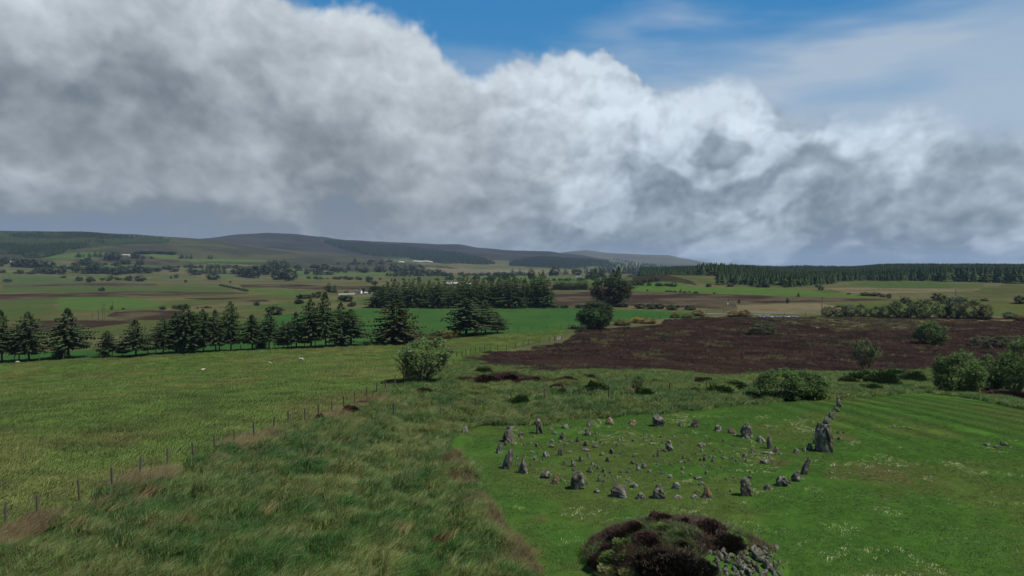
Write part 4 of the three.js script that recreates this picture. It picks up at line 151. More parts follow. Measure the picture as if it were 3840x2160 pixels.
function inside(P, x, z) {
  if (x < P.a || x > P.b || z < P.c || z > P.d) return false;
  const f = P.flat; let hit = false;
  for (let i = 0, j = f.length - 2; i < f.length; j = i, i += 2) if ((f[i + 1] > z) !== (f[j + 1] > z) && x < (f[j] - f[i]) * (z - f[i + 1]) / (f[j + 1] - f[i + 1]) + f[i]) hit = !hit;
  return hit;
}
const lawnEdge = boxed(LAWN_EDGE), pastureEdge = boxed(PASTURE_EDGE), heathEdge = boxed(HEATH_EDGE), vividEdge = boxed(VIVID_EDGE);
const patches = PATCHES.map(([kind, flat]) => ({ kind, ...boxed(flat) }));

// base colours of what grows there, the moor hills darkened in place of cloud shadow: [colour, second colour, patch size m, share of second]
const GROW = {
  rough: [[0.040, 0.074, 0.020], [0.066, 0.084, 0.030], 3.5, 0.5],
  olive: [[0.062, 0.074, 0.026], [0.098, 0.088, 0.044], 40, 0.65],
  olive2: [[0.060, 0.068, 0.026], [0.085, 0.078, 0.038], 30, 0.6],
  lawn: [[0.044, 0.100, 0.016], [0.062, 0.096, 0.021], 5, 0.6],
  pasture: [[0.076, 0.128, 0.022], [0.112, 0.130, 0.032], 9, 0.55],
  vivid: [[0.030, 0.078, 0.020], [0.040, 0.084, 0.022], 30, 0.5],
  bright: [[0.055, 0.105, 0.022], [0.065, 0.104, 0.026], 30, 0.5],
  green1: [[0.050, 0.076, 0.024], [0.066, 0.080, 0.030], 40, 0.5],
  green2: [[0.056, 0.098, 0.026], [0.066, 0.096, 0.030], 50, 0.5],
  green3: [[0.060, 0.078, 0.022], [0.075, 0.080, 0.028], 20, 0.5],
  tan: [[0.135, 0.112, 0.066], [0.095, 0.088, 0.044], 25, 0.6],
  mix: [[0.030, 0.018, 0.014], [0.150, 0.125, 0.062], 5, 1.0],
  peat: [[0.036, 0.024, 0.019], [0.074, 0.062, 0.038], 22, 0.6],
  heath: [[0.024, 0.014, 0.010], [0.034, 0.020, 0.014], 3, 0.6],
  moorA: [[0.058, 0.060, 0.029], [0.036, 0.036, 0.024], 110, 0.85],
  moorB: [[0.022, 0.022, 0.019], [0.036, 0.034, 0.026], 160, 0.6],  // cloud shadow over this hill is put into the dark colour
  moorC: [[0.070, 0.070, 0.040], [0.050, 0.050, 0.034], 260, 0.7],
  hilldark: [[0.020, 0.021, 0.018], [0.030, 0.028, 0.023], 120, 0.5],  // darkened the same way, cloud shadow kept in the colour
  forestfloor: [[0.020, 0.034, 0.016], [0.030, 0.042, 0.020], 60, 0.5],
  knoll: [[0.024, 0.022, 0.012], [0.036, 0.030, 0.018], 14, 0.6],
  road: [[0.16, 0.155, 0.15], [0.14, 0.135, 0.13], 5, 0.4],
};
function kindAt(x, z, d) {
  const wob = Math.min(0.25 + d * 0.004, 14), s = 1 / (wob * 5);
  const wx = x + (vn(x * s, z * s) - 0.5) * 2 * wob, wz = z + (vn(x * s + 57, z * s - 31) - 0.5) * 2 * wob;
  let kind = d < 330 ? 'rough' : 'olive';
  if (d < 330 && d > 175) kind = 'olive';
  const hx = x + (fbm(x * 0.13, z * 0.13, 3) - 0.5) * 12, hz = z + (fbm(x * 0.13 + 9, z * 0.13 + 40, 3) - 0.5) * 14;   // heather creeps raggedly into the grass
  for (const p of patches) if (p.kind === 'heath' && d < 200 ? inside(p, hx, hz) : p.kind === 'lawn' ? inside(p, lerp(x, hx, 0.16) + (wx - x) * 1.4, lerp(z, hz, 0.16) + (wz - z) * 1.4) : inside(p, wx, wz)) kind = p.kind;
  return kind;
}
function relief(kind, x, z, r) {
  if (kind === 'pasture') return r < 210 ? (fbm(x * 0.35 + z * 0.1, z * 0.9, 3) - 0.5) * 0.30 : 0;
  if (kind === 'rough') return r < 120 ? (fbm(x * 0.85, z * 0.85, 3) - 0.5) * 0.75 * smoothstep(r, 14, 22) : 0;
  if (kind === 'heath' || kind === 'mix') return r < 400 ? (fbm(x * 0.35, z * 0.35, 4) - 0.5) * 0.8 : 0;
  if (kind === 'lawn') return (fbm(x * 0.5, z * 0.5, 3) - 0.5) * 0.10;
  return 0;
}
const WORNC = [0.105, 0.075, 0.034];
function groundColour(x, z, d, out) {
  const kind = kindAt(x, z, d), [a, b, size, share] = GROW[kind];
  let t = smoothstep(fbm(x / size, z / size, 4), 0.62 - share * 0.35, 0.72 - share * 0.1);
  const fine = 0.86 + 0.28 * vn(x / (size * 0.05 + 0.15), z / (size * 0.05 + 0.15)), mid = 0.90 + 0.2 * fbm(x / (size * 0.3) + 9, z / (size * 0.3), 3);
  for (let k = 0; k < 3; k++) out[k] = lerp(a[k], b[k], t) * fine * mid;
  if (d < 260 && (kind === 'lawn' || kind === 'pasture')) for (const [cx, cz, rx, rz] of WORN) {
    const q = Math.hypot((x - cx) / rx, (z - cz) / rz); if (q < 1.5) { const w = smoothstep(vn(x * 2.2, z * 2.2) * 0.9 + fbm(x / 1.5, z / 1.5, 3) * 0.9 - q * 0.9, 0, 0.5) * 0.5; for (let k = 0; k < 3; k++) out[k] = lerp(out[k], WORNC[k], w); }
  }
  if (kind === 'lawn') {                             // mowing lines, the two ways the sward is laid
    const m = Math.sin((x * 0.93 - z * 0.16) * 2.4 + vn(x * 0.2, z * 0.2) * 2), w = smoothstep(x, 20, 26) * smoothstep(-z, 44, 50); for (let k = 0; k < 3; k++) out[k] *= 1 + 0.2 * m * w;
  }
  return kind;
}
{
  const az = [];
  for (let a = -180; a < -46; a += 4) az.push(a);
  for (let a = -46; a < 46; a += 0.1) az.push(a);
  for (let a = 46; a <= 180.01; a += 4) az.push(Math.min(a, 180));
  az[az.length - 1] = 180;
  const rad = [1]; let d = 4;
  while (d < 11800) { rad.push(d); d += d < 22 ? 1.5 : d < 62 ? 0.22 : d < 210 ? 0.35 + d * 0.0028 : d < 2200 ? d * 0.0065 : 34 + (d - 2200) * 0.006; }
  const C = az.length, build = (name, r0, r1, label) => {
    const n = r1 - r0, pos = new Float32Array(n * C * 3), col = new Float32Array(n * C * 3), uv = new Float32Array(n * C * 2), idx = [], out = [0, 0, 0];
    for (let i = 0; i < n; i++) for (let j = 0; j < C; j++) {
      const r = rad[r0 + i], x = r * Math.sin(az[j] * RAD), z = -r * Math.cos(az[j] * RAD), k = i * C + j;
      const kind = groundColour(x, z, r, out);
      let y = heightAt(x, z);
      y += relief(kind, x, z, r);
      if (r > 1600) y += (fbm(x * 0.004, z * 0.004, 4) - 0.5) * 14 * smoothstep(r, 1600, 2600);
      pos.set([x, y, z], k * 3); col.set(out, k * 3); uv.set([x / 6, z / 6], k * 2);
      if (i < n - 1 && j < C - 1) { const a = k, b = k + 1, c = k + C, e = k + C + 1; idx.push(a, c, b, b, c, e); }
    }
    const g = new THREE.BufferGeometry();
    g.setAttribute('position', new THREE.BufferAttribute(pos, 3)); g.setAttribute('color', new THREE.BufferAttribute(col, 3)); g.setAttribute('uv', new THREE.BufferAttribute(uv, 2));
    let flip = idx; for (let q = 0; q < flip.length; q += 3) { const t = flip[q + 1]; flip[q + 1] = flip[q + 2]; flip[q + 2] = t; }
    g.setIndex(flip); g.computeVertexNormals();
    const m = mesh(name, g, groundMaterial, scene); m.userData.kind = 'structure'; m.userData.label = label; m.castShadow = m.receiveShadow = true; return m;
  };
  // fine relief and fibre, without any large shading of its own
  const S = 512, data = new Uint8Array(S * S * 4), bump = new Uint8Array(S * S * 4);
  const wrapn = (x, y, f) => { const u = x / S * f, v = y / S * f, i = Math.floor(u), j = Math.floor(v), fx = u - i, fy = v - j, m = (q) => ((q % f) + f) % f; const a = hash(m(i), m(j) + f * 7), b = hash(m(i + 1), m(j) + f * 7), c = hash(m(i), m(j + 1) + f * 7), e = hash(m(i + 1), m(j + 1) + f * 7); return lerp(lerp(a, b, fx), lerp(c, e, fx), fy); };
  for (let y = 0; y < S; y++) for (let x = 0; x < S; x++) { const v = 0.5 * wrapn(x, y, 256) + 0.3 * wrapn(x, y, 96) + 0.2 * wrapn(x, y, 32), k = (y * S + x) * 4, t = Math.round(255 * (0.80 + 0.2 * v)); data.set([t, t, t, 255], k); const b = Math.round(255 * v); bump.set([b, b, b, 255], k); }
  const mk = (d, srgb) => { const t = new THREE.DataTexture(d, S, S); t.wrapS = t.wrapT = THREE.RepeatWrapping; t.magFilter = THREE.LinearFilter; t.minFilter = THREE.LinearMipmapLinearFilter; t.generateMipmaps = true; if (srgb) t.colorSpace = THREE.SRGBColorSpace; t.needsUpdate = true; return t; };
  var groundMaterial = new THREE.MeshPhysicalMaterial({ vertexColors: true, roughness: 1, specularIntensity: 0, map: mk(data, true), bumpMap: mk(bump), bumpScale: 0.03 });
  groundMaterial.name = 'turf';
  const split = rad.findIndex((q) => q > 1250);
  build('ground', 0, split + 1, 'rolling farmland of lawn, rough grass, pasture and heather');
  build('hills', split, rad.length, 'low moorland hills along the horizon');
}
console.log('ground built');

// ---------------------------------------------------------------- the sky: broken cumulus bank, thin high veil, blue above
{
  const W = 4096, H = 2048, data = new Float32Array(W * H * 4), top = SKY_TOP, S = (v) => { v = clamp(v, 0, 255) / 255; return v <= 0.04045 ? v / 12.92 : ((v + 0.055) / 1.055) ** 2.4; };
  const LAYERS = [15.5, 12, 9, 6.2, 4, 2.2];
  const grid = (a, e) => {
    const u = clamp((a - SKY_AZ[0]) / 4, 0, SKY_AZ.length - 1.001), i = Math.floor(u); let j = 0; while (j < SKY_EL.length - 2 && e > SKY_EL[j + 1]) j++;
    let fu = u - i, fv = clamp((e - SKY_EL[j]) / (SKY_EL[j + 1] - SKY_EL[j]), 0, 1); fu = fu * fu * (3 - 2 * fu); fv = fv * fv * (3 - 2 * fv);
    return lerp(lerp(SKY_LUM[j][i], SKY_LUM[j][i + 1], fu), lerp(SKY_LUM[j + 1][i], SKY_LUM[j + 1][i + 1], fu), fv);
  };
  for (let py = H / 2 - 24; py < H; py++) {
    const el = (py + 0.5) / H * 180 - 90;                  // row 0 is straight down
    const step = el > 70 ? 8 : el > 50 ? 4 : el > 32 ? 2 : 1;
    for (let px = 0; px < W; px += step) {
      let az = (px + 0.5) / W * 360 - 180; az = ((az + 90) % 360 + 540) % 360 - 180;   // 0 = straight ahead (-z), 90 = +x
      // folded coordinate beyond the surveyed arc so that the same weather goes on all round
      const wrapA = az, e = Math.max(el, 0);
      const ca = Math.cos(az * RAD), sa = Math.sin(az * RAD), R = 40;
      const X = sa * R * 1.45, Z = ca * R * 1.45;          // noise walks round a circle: no seam
      const E = e + 3 * (1 - Math.exp(-e / 2.5));           // layers close up towards the horizon
      const N = (f, o, k) => fbm3((X * 0.79 + E * 0.67) * f + o, (E * 0.87 - X * 0.61) * f + o * 0.3, Z * f + o * 1.7, k);
      const w1 = N(0.20, 3, 4) - 0.5, w2 = N(0.20, 71, 4) - 0.5, f1 = N(0.7, 11, 5) - 0.5, f2 = N(0.30, 29, 5) - 0.5;
      const inArc = smoothstep(58 - Math.abs(az), 0, 18);
      // cumulus outline
      let t = along(top, clamp(az, -41, 41));
      if (inArc < 1) t = lerp(lerp(9, 30, smoothstep(N(0.06, 5, 3), 0.4, 0.6)), t, inArc);
      const lump = Math.abs(N(0.85, 47, 4) - 0.5) * 2, crisp = smoothstep(az, 4, 7) * (1 - smoothstep(az, 13, 17)), soft = lerp(lerp(1.1, 0.4, crisp), 2.6, smoothstep(az, 16, 26) * inArc) + (1 - inArc) * 0.8;
      const edge = t - e + (lump - 0.28) * 1.0 + f1 * 1.1 + w1 * 0.8;
      let cov = smoothstep(edge, -soft * 0.4, soft);
      // upper broken field, outside the view
      if (e > 21) { const hi = smoothstep(N(0.09, 91, 4) + 0.08 * f2 - 0.0025 * (e - 21), 0.50, 0.60); cov = lerp(cov, hi, smoothstep(e, 21, 27)); }
      // cloud brightness
      let g = grid(clamp(az, -39, 39) + w1 * 7 + f1 * 1.6, e + w2 * 3.4 + f2 * 1.6);
      if (inArc < 1 || e > 20) g = lerp(158 + 30 * f2, g, inArc * (1 - smoothstep(e, 20, 25)));
      const bill = Math.abs(N(0.55, 133, 5) - 0.5) * 2;    // billows
      const rt = smoothstep(az, -8, 12) * inArc, up = az * 0.95 + e * 0.28, vp = e * 0.95 - az * 0.26 * rt;
      const lo = 4 * (1 - Math.exp(-e / 2)), tilt = (a, b, n) => fbm(a * 0.80 + b * 0.60, b * 0.80 - a * 0.60, n), d1 = tilt(up * 0.17 + w1 * 2.2 + 20, (vp + lo) * 0.30 + w2 * 2.2, 6), d2 = tilt(up * 0.50 + w2 * 3, (vp + lo) * 0.72 + w1 * 3 + 60, 6), d3 = tilt(up * 1.4, vp * 1.6 + 9, 5);
      g += f1 * 20 + f2 * 34 + (bill - 0.3) * 10;
      g += inArc * (lerp((d1 - 0.5) * 40, (smoothstep(d1, 0.36, 0.62) - 0.45) * 34, rt) + (d2 - 0.5) * lerp(30, 60, rt) + (d3 - 0.5) * lerp(16, 30, rt)) + (7 + 9 * rt) * smoothstep(e, 1.0, 4) * (1 - smoothstep(e, 10, 16)) + 5 * rt;
      const rim = smoothstep(edge, -0.4, 0.5) * (1 - smoothstep(edge, 0.5, 3.0)); g += rim * 10 * (1 - smoothstep(e, 18, 24));
            g = clamp(g, 60, 222);
      if (e < 26) for (let q = 0; q < 6; q++) {              // ranks of cumulus one behind the other, lit on top
        const hk = LAYERS[q] + (N(0.10, 300 + q * 37, 2) - 0.5) * 9 + (N(0.55, 77 + q * 19, 4) - 0.5) * 3.4 + 0.10 * clamp(az, -10, 36) * (q > 1), ek = hk - e, A = [26, 24, 22, 18, 14, 10][q] * (0.6 + 0.8 * smoothstep(az, -30, 5));
        const on = smoothstep(ek, -0.45, 0.75), wk = 0.35 + 0.65 * smoothstep(N(0.16, 500 + q * 23, 3), 0.40, 0.62); g += wk * A * 0.72 * (on * (Math.exp(-Math.max(ek, 0) / 1.3) - 0.28 * Math.exp(-Math.max(ek, 0) / 4)) - (1 - on) * 0.3 * Math.exp(Math.min(ek, 0) / 0.9));
      }
      const tower = (along(SKY_DARK, clamp(az, -41, 2)) - e + f1 * 1.6 + w1 * 2.2 + (lump - 0.3) * 0.8) ; g -= smoothstep(tower, -0.5, 1.5) * (1 - smoothstep(tower, 1.5, 9)) * 21 * (1 - smoothstep(az, -14, -5)) * inArc;
      const dk = smoothstep(150 - g, 0, 60), bl = rt * 5;
      const c = [S(g - 7 - dk * 5 - bl), S(g + 2), S(g + 10 + dk * 4 + bl)];
      // clear air
      const v = smoothstep(e, 0, 24), b = [S(lerp(152, 56, v ** 0.6)), S(lerp(178, 128, v ** 0.75)), S(lerp(205, 186, v))];
      const veilNoise = fbm(X * 0.06 + e * 0.02, e * 0.30 + 3 + X * 0.012, 5);
      const veil = clamp(smoothstep(20 - e + (az - 17) * 0.16 * inArc + (veilNoise - 0.5) * 18, 0, 11), 0, 1) * 0.85 + smoothstep(veilNoise, 0.58, 0.78) * 0.4 * smoothstep(az, 5, 20);
      const vc = [S(174), S(190), S(207)];
      for (let k = 0; k < 3; k++) {
        const air = lerp(b[k], vc[k], clamp(veil, 0, 0.9));
        const q = lerp(air, c[k], cov) / 1.25;                // as bright as seen at this exposure
        for (let s = 0; s < step && px + s < W; s++) data[(py * W + px + s) * 4 + k] = q;
      }
      for (let s = 0; s < step && px + s < W; s++) data[(py * W + px + s) * 4 + 3] = 1;
    }
  }
  for (let py = 0; py < H / 2 - 24; py++) for (let px = 0; px < W; px++) data.set([0.05, 0.06, 0.04, 1], (py * W + px) * 4);
  const tex = new THREE.DataTexture(data, W, H, THREE.RGBAFormat, THREE.FloatType);
  tex.mapping = THREE.EquirectangularReflectionMapping; tex.magFilter = tex.minFilter = THREE.LinearFilter; tex.needsUpdate = true;
  scene.background = tex; scene.environment = tex;
}
console.log('sky built');
scene.fog = new THREE.FogExp2(new THREE.Color(0.52, 0.70, 1.0), 0.00005);

// ---------------------------------------------------------------- stones
const stoneMaterial = new THREE.MeshPhysicalMaterial({ vertexColors: true, roughness: 1, specularIntensity: 0.25 });
const STONE = { b: 'boulder', p: 'pillar', t: 'pointed', s: 'slab', m: 'mossy', w: 'pale', l: 'leaning' };
function stoneGeometry(w, h, kind, seed, detail) {
  const R = rng(seed), g0 = new THREE.IcosahedronGeometry(1, detail); g0.deleteAttribute('normal'); g0.deleteAttribute('uv');
  const g = mergeVertices(g0, 1e-4), p = g.attributes.position, col = new Float32Array(p.count * 3), v = new THREE.Vector3();
  const pale = kind === 'q' || kind === 'w'; if (kind === 'q') kind = 'p';
  const dep = w * (0.6 + 0.35 * R()), box = kind === 'p' || kind === 'l' || kind === 's' ? 0.62 : kind === 'b' || kind === 'w' ? 0.4 : 0.3;
  const taper = { p: 0.12, l: 0.38, t: 0.78, m: 0.6, b: 0.28, s: 0.08, w: 0.3 }[kind], lean = (kind === 'l' ? 0.30 : 0.08) * (R() < 0.5 && kind !== 'l' ? -1 : 1), ox = R() * 50, oy = R() * 50, oz = R() * 50;
  const cuts = Array.from({ length: kind === 'p' ? 7 : 9 }, () => { const a = R() * 6.283, e = (R() - 0.25) * 1.3; return [Math.cos(a) * Math.cos(e), Math.sin(e), Math.sin(a) * Math.cos(e), 0.66 + 0.3 * R()]; });
  const slant = (R() - 0.5) * 0.5;
  for (let i = 0; i < p.count; i++) {
    v.fromBufferAttribute(p, i);
    const m = Math.max(Math.abs(v.x), Math.abs(v.y), Math.abs(v.z)); v.multiplyScalar(1 - box + box / m * 0.9);
    for (const [a, b, c, o] of cuts) { const q = v.x * a + v.y * b + v.z * c; if (q > o) v.addScaledVector(new THREE.Vector3(a, b, c), (o - q) * 0.9); }
    const n1 = n3(v.x * 1.3 + ox, v.y * 1.3 + oy, v.z * 1.3 + oz) - 0.5, n2 = n3(v.x * 4 + oy, v.y * 4 + oz, v.z * 4 + ox) - 0.5, n4 = n3(v.x * 10 + oz, v.y * 10 + ox, v.z * 10 + oy) - 0.5;
    v.multiplyScalar(1 + n1 * 0.6 + n2 * 0.42 + n4 * 0.22);
    let u = (v.y + 1) / 2, s = 1 - taper * clamp(u, 0, 1.1); if (u < 0.15) s *= 1 + (0.15 - u) * 0.6;
    const X = v.x * s * w / 2 + lean * h * u, Z = v.z * s * dep / 2, Y = (u * 1.14 - 0.14 + slant * v.x * 0.25 * u) * h;
    p.setXYZ(i, X, Y, Z);
    const li = n3(v.x * 3.2 + ox + 9, v.y * 3.2 + oy, v.z * 3.2), l2 = n3(v.x * 9 + oz, v.y * 9, v.z * 9 + oy), dk = n3(v.x * 2 + oz, v.y * 2 + ox, v.z * 2);
    let c = [0.084, 0.078, 0.065]; const mixin = (q, t) => { c = c.map((e, k) => lerp(e, q[k], clamp(t, 0, 1))); };
    mixin([0.040, 0.037, 0.031], smoothstep(dk, 0.46, 0.58) * 0.85);
    mixin([0.27, 0.265, 0.235], smoothstep(li * 0.65 + l2 * 0.35, pale ? 0.46 : 0.54, pale ? 0.56 : 0.62) * (pale ? 0.95 : 0.75));
    if (kind === 'm') mixin([0.15, 0.095, 0.03], smoothstep(n3(v.x * 1.6 + oy, v.y * 1.6 + ox, v.z * 1.6), 0.46, 0.54) * 0.9);
    else mixin([0.10, 0.105, 0.04], smoothstep(n3(v.x * 2.3 + oy, v.y * 2.3, v.z * 2.3 + ox), 0.56, 0.66) * 0.6);
    const gr = 0.46 + 0.80 * l2; col.set(c.map((q) => q * gr), i * 3);
  }
  g.setAttribute('color', new THREE.BufferAttribute(col, 3)); g.computeVertexNormals();
  return toCreasedNormals(g, 0.6);
}
RING_STONES.forEach(([x, z, w, h, kind, label], i) => {
  const s = mesh(numbered('standing_stone'), stoneGeometry(w * 1.06, h * 1.04, kind, 100 + i * 7, h > 0.7 ? 9 : 6), stoneMaterial);
  put(s, x, z - w * 0.25, -0.02, 0); tag(s, label, 'stone', 'stones of the stone circle');
});
const small = {}; for (const k of 'bptsmw') small[k] = Array.from({ length: 4 }, (_, i) => stoneGeometry(1, 1, k, 900 + k.charCodeAt(0) * 13 + i, 4));
function scatterStones(list, name, label, group, seed, grow = 1) {
  const R = rng(seed);
  list.forEach(([x, z, w, h, kind], i) => { const s = mesh(numbered(name), small[kind][Math.floor(R() * 4)], stoneMaterial); s.scale.set(w * grow, h * grow * 1.05, w * grow); put(s, x, z - w * 0.2, -0.015, (R() - 0.5) * 1.2 + (R() < 0.5 ? Math.PI : 0)); const [l, gr] = typeof label === 'string' ? [label, group] : [label[kind] ?? label.b, group + ', ' + STONE[kind]]; tag(s, l, 'stone', gr); });
}
scatterStones(ROW_STONES, 'row_stone', 'small upright stone in the line running from the giant pillar to the willows', 'stones of the stone row', 11, 1.4);
scatterStones(BANK_STONES, 'bank_stone', 'low rock on the brown bank beside the giant pillar', 'rocks beside the giant pillar', 12);
scatterStones(LAWN_STONES, 'lawn_stone', 'flat stone sunk in the open lawn away from the ring', 'flat stones in the open lawn', 13);
scatterStones(TEETH_STONES, 'set_stone', { b: 'small round grey stone set in the turf inside the stone circle', p: 'small narrow upright stone set in the turf inside the circle', t: 'small pointed stone set in the turf inside the stone circle', s: 'small flat stone lying in the turf inside the stone circle', w: 'small whitish stone set in the turf inside the stone circle' }, 'small stones filling the circle', 14, 1.04);
scatterStones(CAIRN_STONES, 'cairn_stone', { b: 'loose round grey stone on the bare side of the cairn', t: 'loose pointed stone on the bare side of the cairn', s: 'loose flat stone on the bare side of the cairn', w: 'loose whitish stone on the bare side of the cairn' }, 'loose stones of the cairn', 15, 1.02);
console.log('stones built');

// ---------------------------------------------------------------- grass, heather and other plants that grow in masses
const bladeMaterial = new THREE.MeshPhysicalMaterial({ vertexColors: true, roughness: 1, transmission: 0.35, thickness: 0, specularIntensity: 0.1 });
const needleMaterial = new THREE.MeshPhysicalMaterial({ vertexColors: true, roughness: 1, specularIntensity: 0.1 });
function tuft(seed, blades, h, spread, width, lean, bend, curve = 3, dirx = 0.86, dirz = -0.5) {
  const R = rng(seed), s = new Soup();
  for (let b = 0; b < blades; b++) {
    const a = R() * 6.283, r = Math.sqrt(R()) * spread, x0 = Math.cos(a) * r, z0 = Math.sin(a) * r, H = h * (0.55 + 0.6 * R()), wd = width * (0.7 + 0.6 * R()), o = R() * 6.283;
    const lx = dirx * lean * (0.5 + R()) + Math.cos(o) * bend, lz = dirz * lean * (0.5 + R()) + Math.sin(o) * bend, tx = Math.sin(o + 1), tz = Math.cos(o + 1), c = 0.75 + 0.5 * R();
    let prev = null;
    for (let k = 0; k <= curve; k++) {
      const t = k / curve, q = t * t, y = H * (t - 0.25 * q * Math.min(1, Math.hypot(lx, lz))), x = x0 + lx * H * q, z = z0 + lz * H * q, w = wd * (1 - t * 0.9) / 2;
      const L = [x - tx * w, y, z - tz * w], Q = [x + tx * w, y, z + tz * w], n = [0.35 * tz, 0.9, -0.35 * tx];
      if (prev) { const cc = [c, c, c]; if (k < curve) s.quad(prev[0], prev[1], Q, L, cc, n); else s.tri(prev[0], prev[1], [x, y, z], cc, n); }
      prev = [L, Q];
    }
  }
  return s.build();
}
function scatter(name, label, geos, count, seed, place, material = bladeMaterial, on = null) {
  // place(R) -> [x, z, scale, colour, sy] or null; one object per plant mass
  const R = rng(seed), M = new THREE.Matrix4(), Q = new THREE.Quaternion(), Y = new THREE.Vector3(0, 1, 0), holder = [];
  const rows = geos.map(() => []);
  let tries = 0, made = 0;
  while (made < count && tries++ < count * 12) { const q = place(R); if (!q) continue; rows[made % geos.length].push([...q, (R() - 0.5)]); made++; }
  const many = geos.length > 1 ? new THREE.Group() : null; if (many) { many.name = name; scene.add(many); many.userData.kind = 'stuff'; many.userData.label = label; }
  geos.forEach((g, k) => {
    const list = rows[k], im = new THREE.InstancedMesh(g, material, list.length), c = new THREE.Color();
    im.name = many ? 'clumps' : name; if (!many) scene.add(im); else many.add(im);
    list.forEach(([x, z, s, col, sy, tw, turn], i) => { Q.setFromAxisAngle(Y, turn * tw); M.compose(new THREE.Vector3(x, heightAt(x, z) + (on ? relief(on, x, z, Math.hypot(x, z)) : 0), z), Q, new THREE.Vector3(s, s * (sy ?? 1), s)); im.setMatrixAt(i, M); im.setColorAt(i, c.setRGB(...col)); });
    im.userData.kind = 'stuff'; if (!many) im.userData.label = label; im.castShadow = im.receiveShadow = true;
  });
  return made;
}
const pick = (R, d0, d1, a0, a1) => { const d = Math.sqrt(lerp(d0 * d0, d1 * d1, R())), a = lerp(a0, a1, R()) * RAD; return [d * Math.sin(a), -d * Math.cos(a), d]; };
const mixc = (a, b, t) => a.map((q, k) => lerp(q, b[k], clamp(t, 0, 1)));
const onMound = (x, z) => ((x - MOUND[0]) / MOUND[2]) ** 2 + ((z - MOUND[1]) / MOUND[3]) ** 2 < 1;
// long rough grass, laid over by the wind
const isRough = (x, z) => kindAt(x, z, Math.hypot(x, z)) === 'rough';
function toFence(x, z) { let m = 1e9; for (let i = 1; i < FENCE_PASTURE.length; i++) { const [ax, az] = FENCE_PASTURE[i - 1], [bx, bz] = FENCE_PASTURE[i], ux = bx - ax, uz = bz - az, t = clamp(((x - ax) * ux + (z - az) * uz) / (ux * ux + uz * uz), 0, 1); m = Math.min(m, Math.hypot(x - ax - ux * t, z - az - uz * t)); } return m; }
scatter('long_grass', 'long lush grass laid over by the wind', [1, 2, 3, 4].map((k) => tuft(k, 20, 0.5, 0.2, 0.017, 0.6, 0.55)), 125000, 21, (R) => {
  const [x, z, d] = R() < 0.5 ? pick(R, 19, 62, -47, 6) : R() < 0.6 ? pick(R, 50, 92, -24, 46) : pick(R, 80, 175, 0, 47); if (!isRough(x, z)) return null;
  const clump = fbm(x * 0.85, z * 0.85, 3), patch = fbm(x * 0.5 + 40, z * 0.5, 4), dry = smoothstep(fbm(x * 0.16 + 80, z * 0.16, 3), 0.50, 0.66);
  let c = mixc([0.050, 0.142, 0.030], [0.165, 0.222, 0.062], smoothstep(patch, 0.34, 0.66) * 0.8 + R() * 0.3 + dry * 0.25).map((q) => q * (0.7 + 0.5 * R())); if (R() < 0.03 + dry * 0.08) c = mixc(c, [0.24, 0.21, 0.10], 0.8);
  return [x, z, (0.35 + 1.1 * clump) * (0.75 + 0.5 * R()), c, 0.72, 2.4];
}, bladeMaterial, 'rough');
scatter('straw_grass', 'pale straw coloured seeding grass bending in the wind', [5, 6, 7].map((k) => tuft(k, 14, 0.78, 0.14, 0.014, 0.75, 0.3, 4)), 13500, 22, (R) => {
  const edge = R() < 0.2; let x, z;
  if (edge) { const i = 1 + Math.floor(R() * (FENCE_PASTURE.length - 1)), t = R(), q = (R() + R() - 0.6) * 1.6; x = lerp(FENCE_PASTURE[i - 1][0], FENCE_PASTURE[i][0], t) + q * 0.8; z = lerp(FENCE_PASTURE[i - 1][1], FENCE_PASTURE[i][1], t) + q * 0.6; if (vn(x * 0.5, z * 0.5) < 0.52) return null; return [x, z, 0.55 + 0.4 * R(), mixc([0.27, 0.24, 0.12], [0.18, 0.125, 0.065], smoothstep(vn(x * 0.4 + 7, z * 0.4) * 0.6 + R() * 0.5, 0.35, 0.75)), 1, 1.4]; }
  if (R() < 0.08) { const i = 1 + Math.floor(R() * 5), t = R(), q = R() * R() * 1.7, [ax, az, bx, bz] = LAWN_EDGE.slice(i * 2 - 2, i * 2 + 2); x = lerp(ax, bx, t) - q; z = lerp(az, bz, t) + q * 0.15; if (vn(x * 0.8, z * 0.8) < 0.4) return null; return [x, z, 0.35 + 0.35 * R(), mixc([0.20, 0.17, 0.08], [0.15, 0.105, 0.055], R()), 1, 4]; }
  [x, z] = R() < 0.6 ? pick(R, 20, 62, -46, 4) : pick(R, 52, 120, -22, 44); if (!isRough(x, z)) return null;
  if (smoothstep(fbm(x * 1.2 + 9, z * 1.2 + 3, 4), 0.52, 0.66) < R() * 0.95 + 0.05) return null;
  return [x, z, 0.5 + 0.45 * R(), mixc([0.27, 0.31, 0.11], [0.25, 0.18, 0.10], smoothstep(fbm(x * 0.2, z * 0.2 + 77, 3), 0.48, 0.62) * R()), 1, 1.3];
}, bladeMaterial, 'rough');
scatter('lawn_grass', 'short mown grass of the lawn', [8, 9].map((k) => tuft(k, 14, 0.055, 0.13, 0.010, 0.3, 0.5, 2)), 150000, 23, (R) => {
  const [x, z] = pick(R, 22, 84, -4, 46); if (kindAt(x, z, Math.hypot(x, z)) !== 'lawn' || onMound(x, z)) return null;
  const o = [0, 0, 0]; groundColour(x, z, Math.hypot(x, z), o); const k = 1.1 + 1.0 * R();
  return [x, z, 0.8 + 0.6 * R(), o.map((q) => q * k), 1, 6];
});
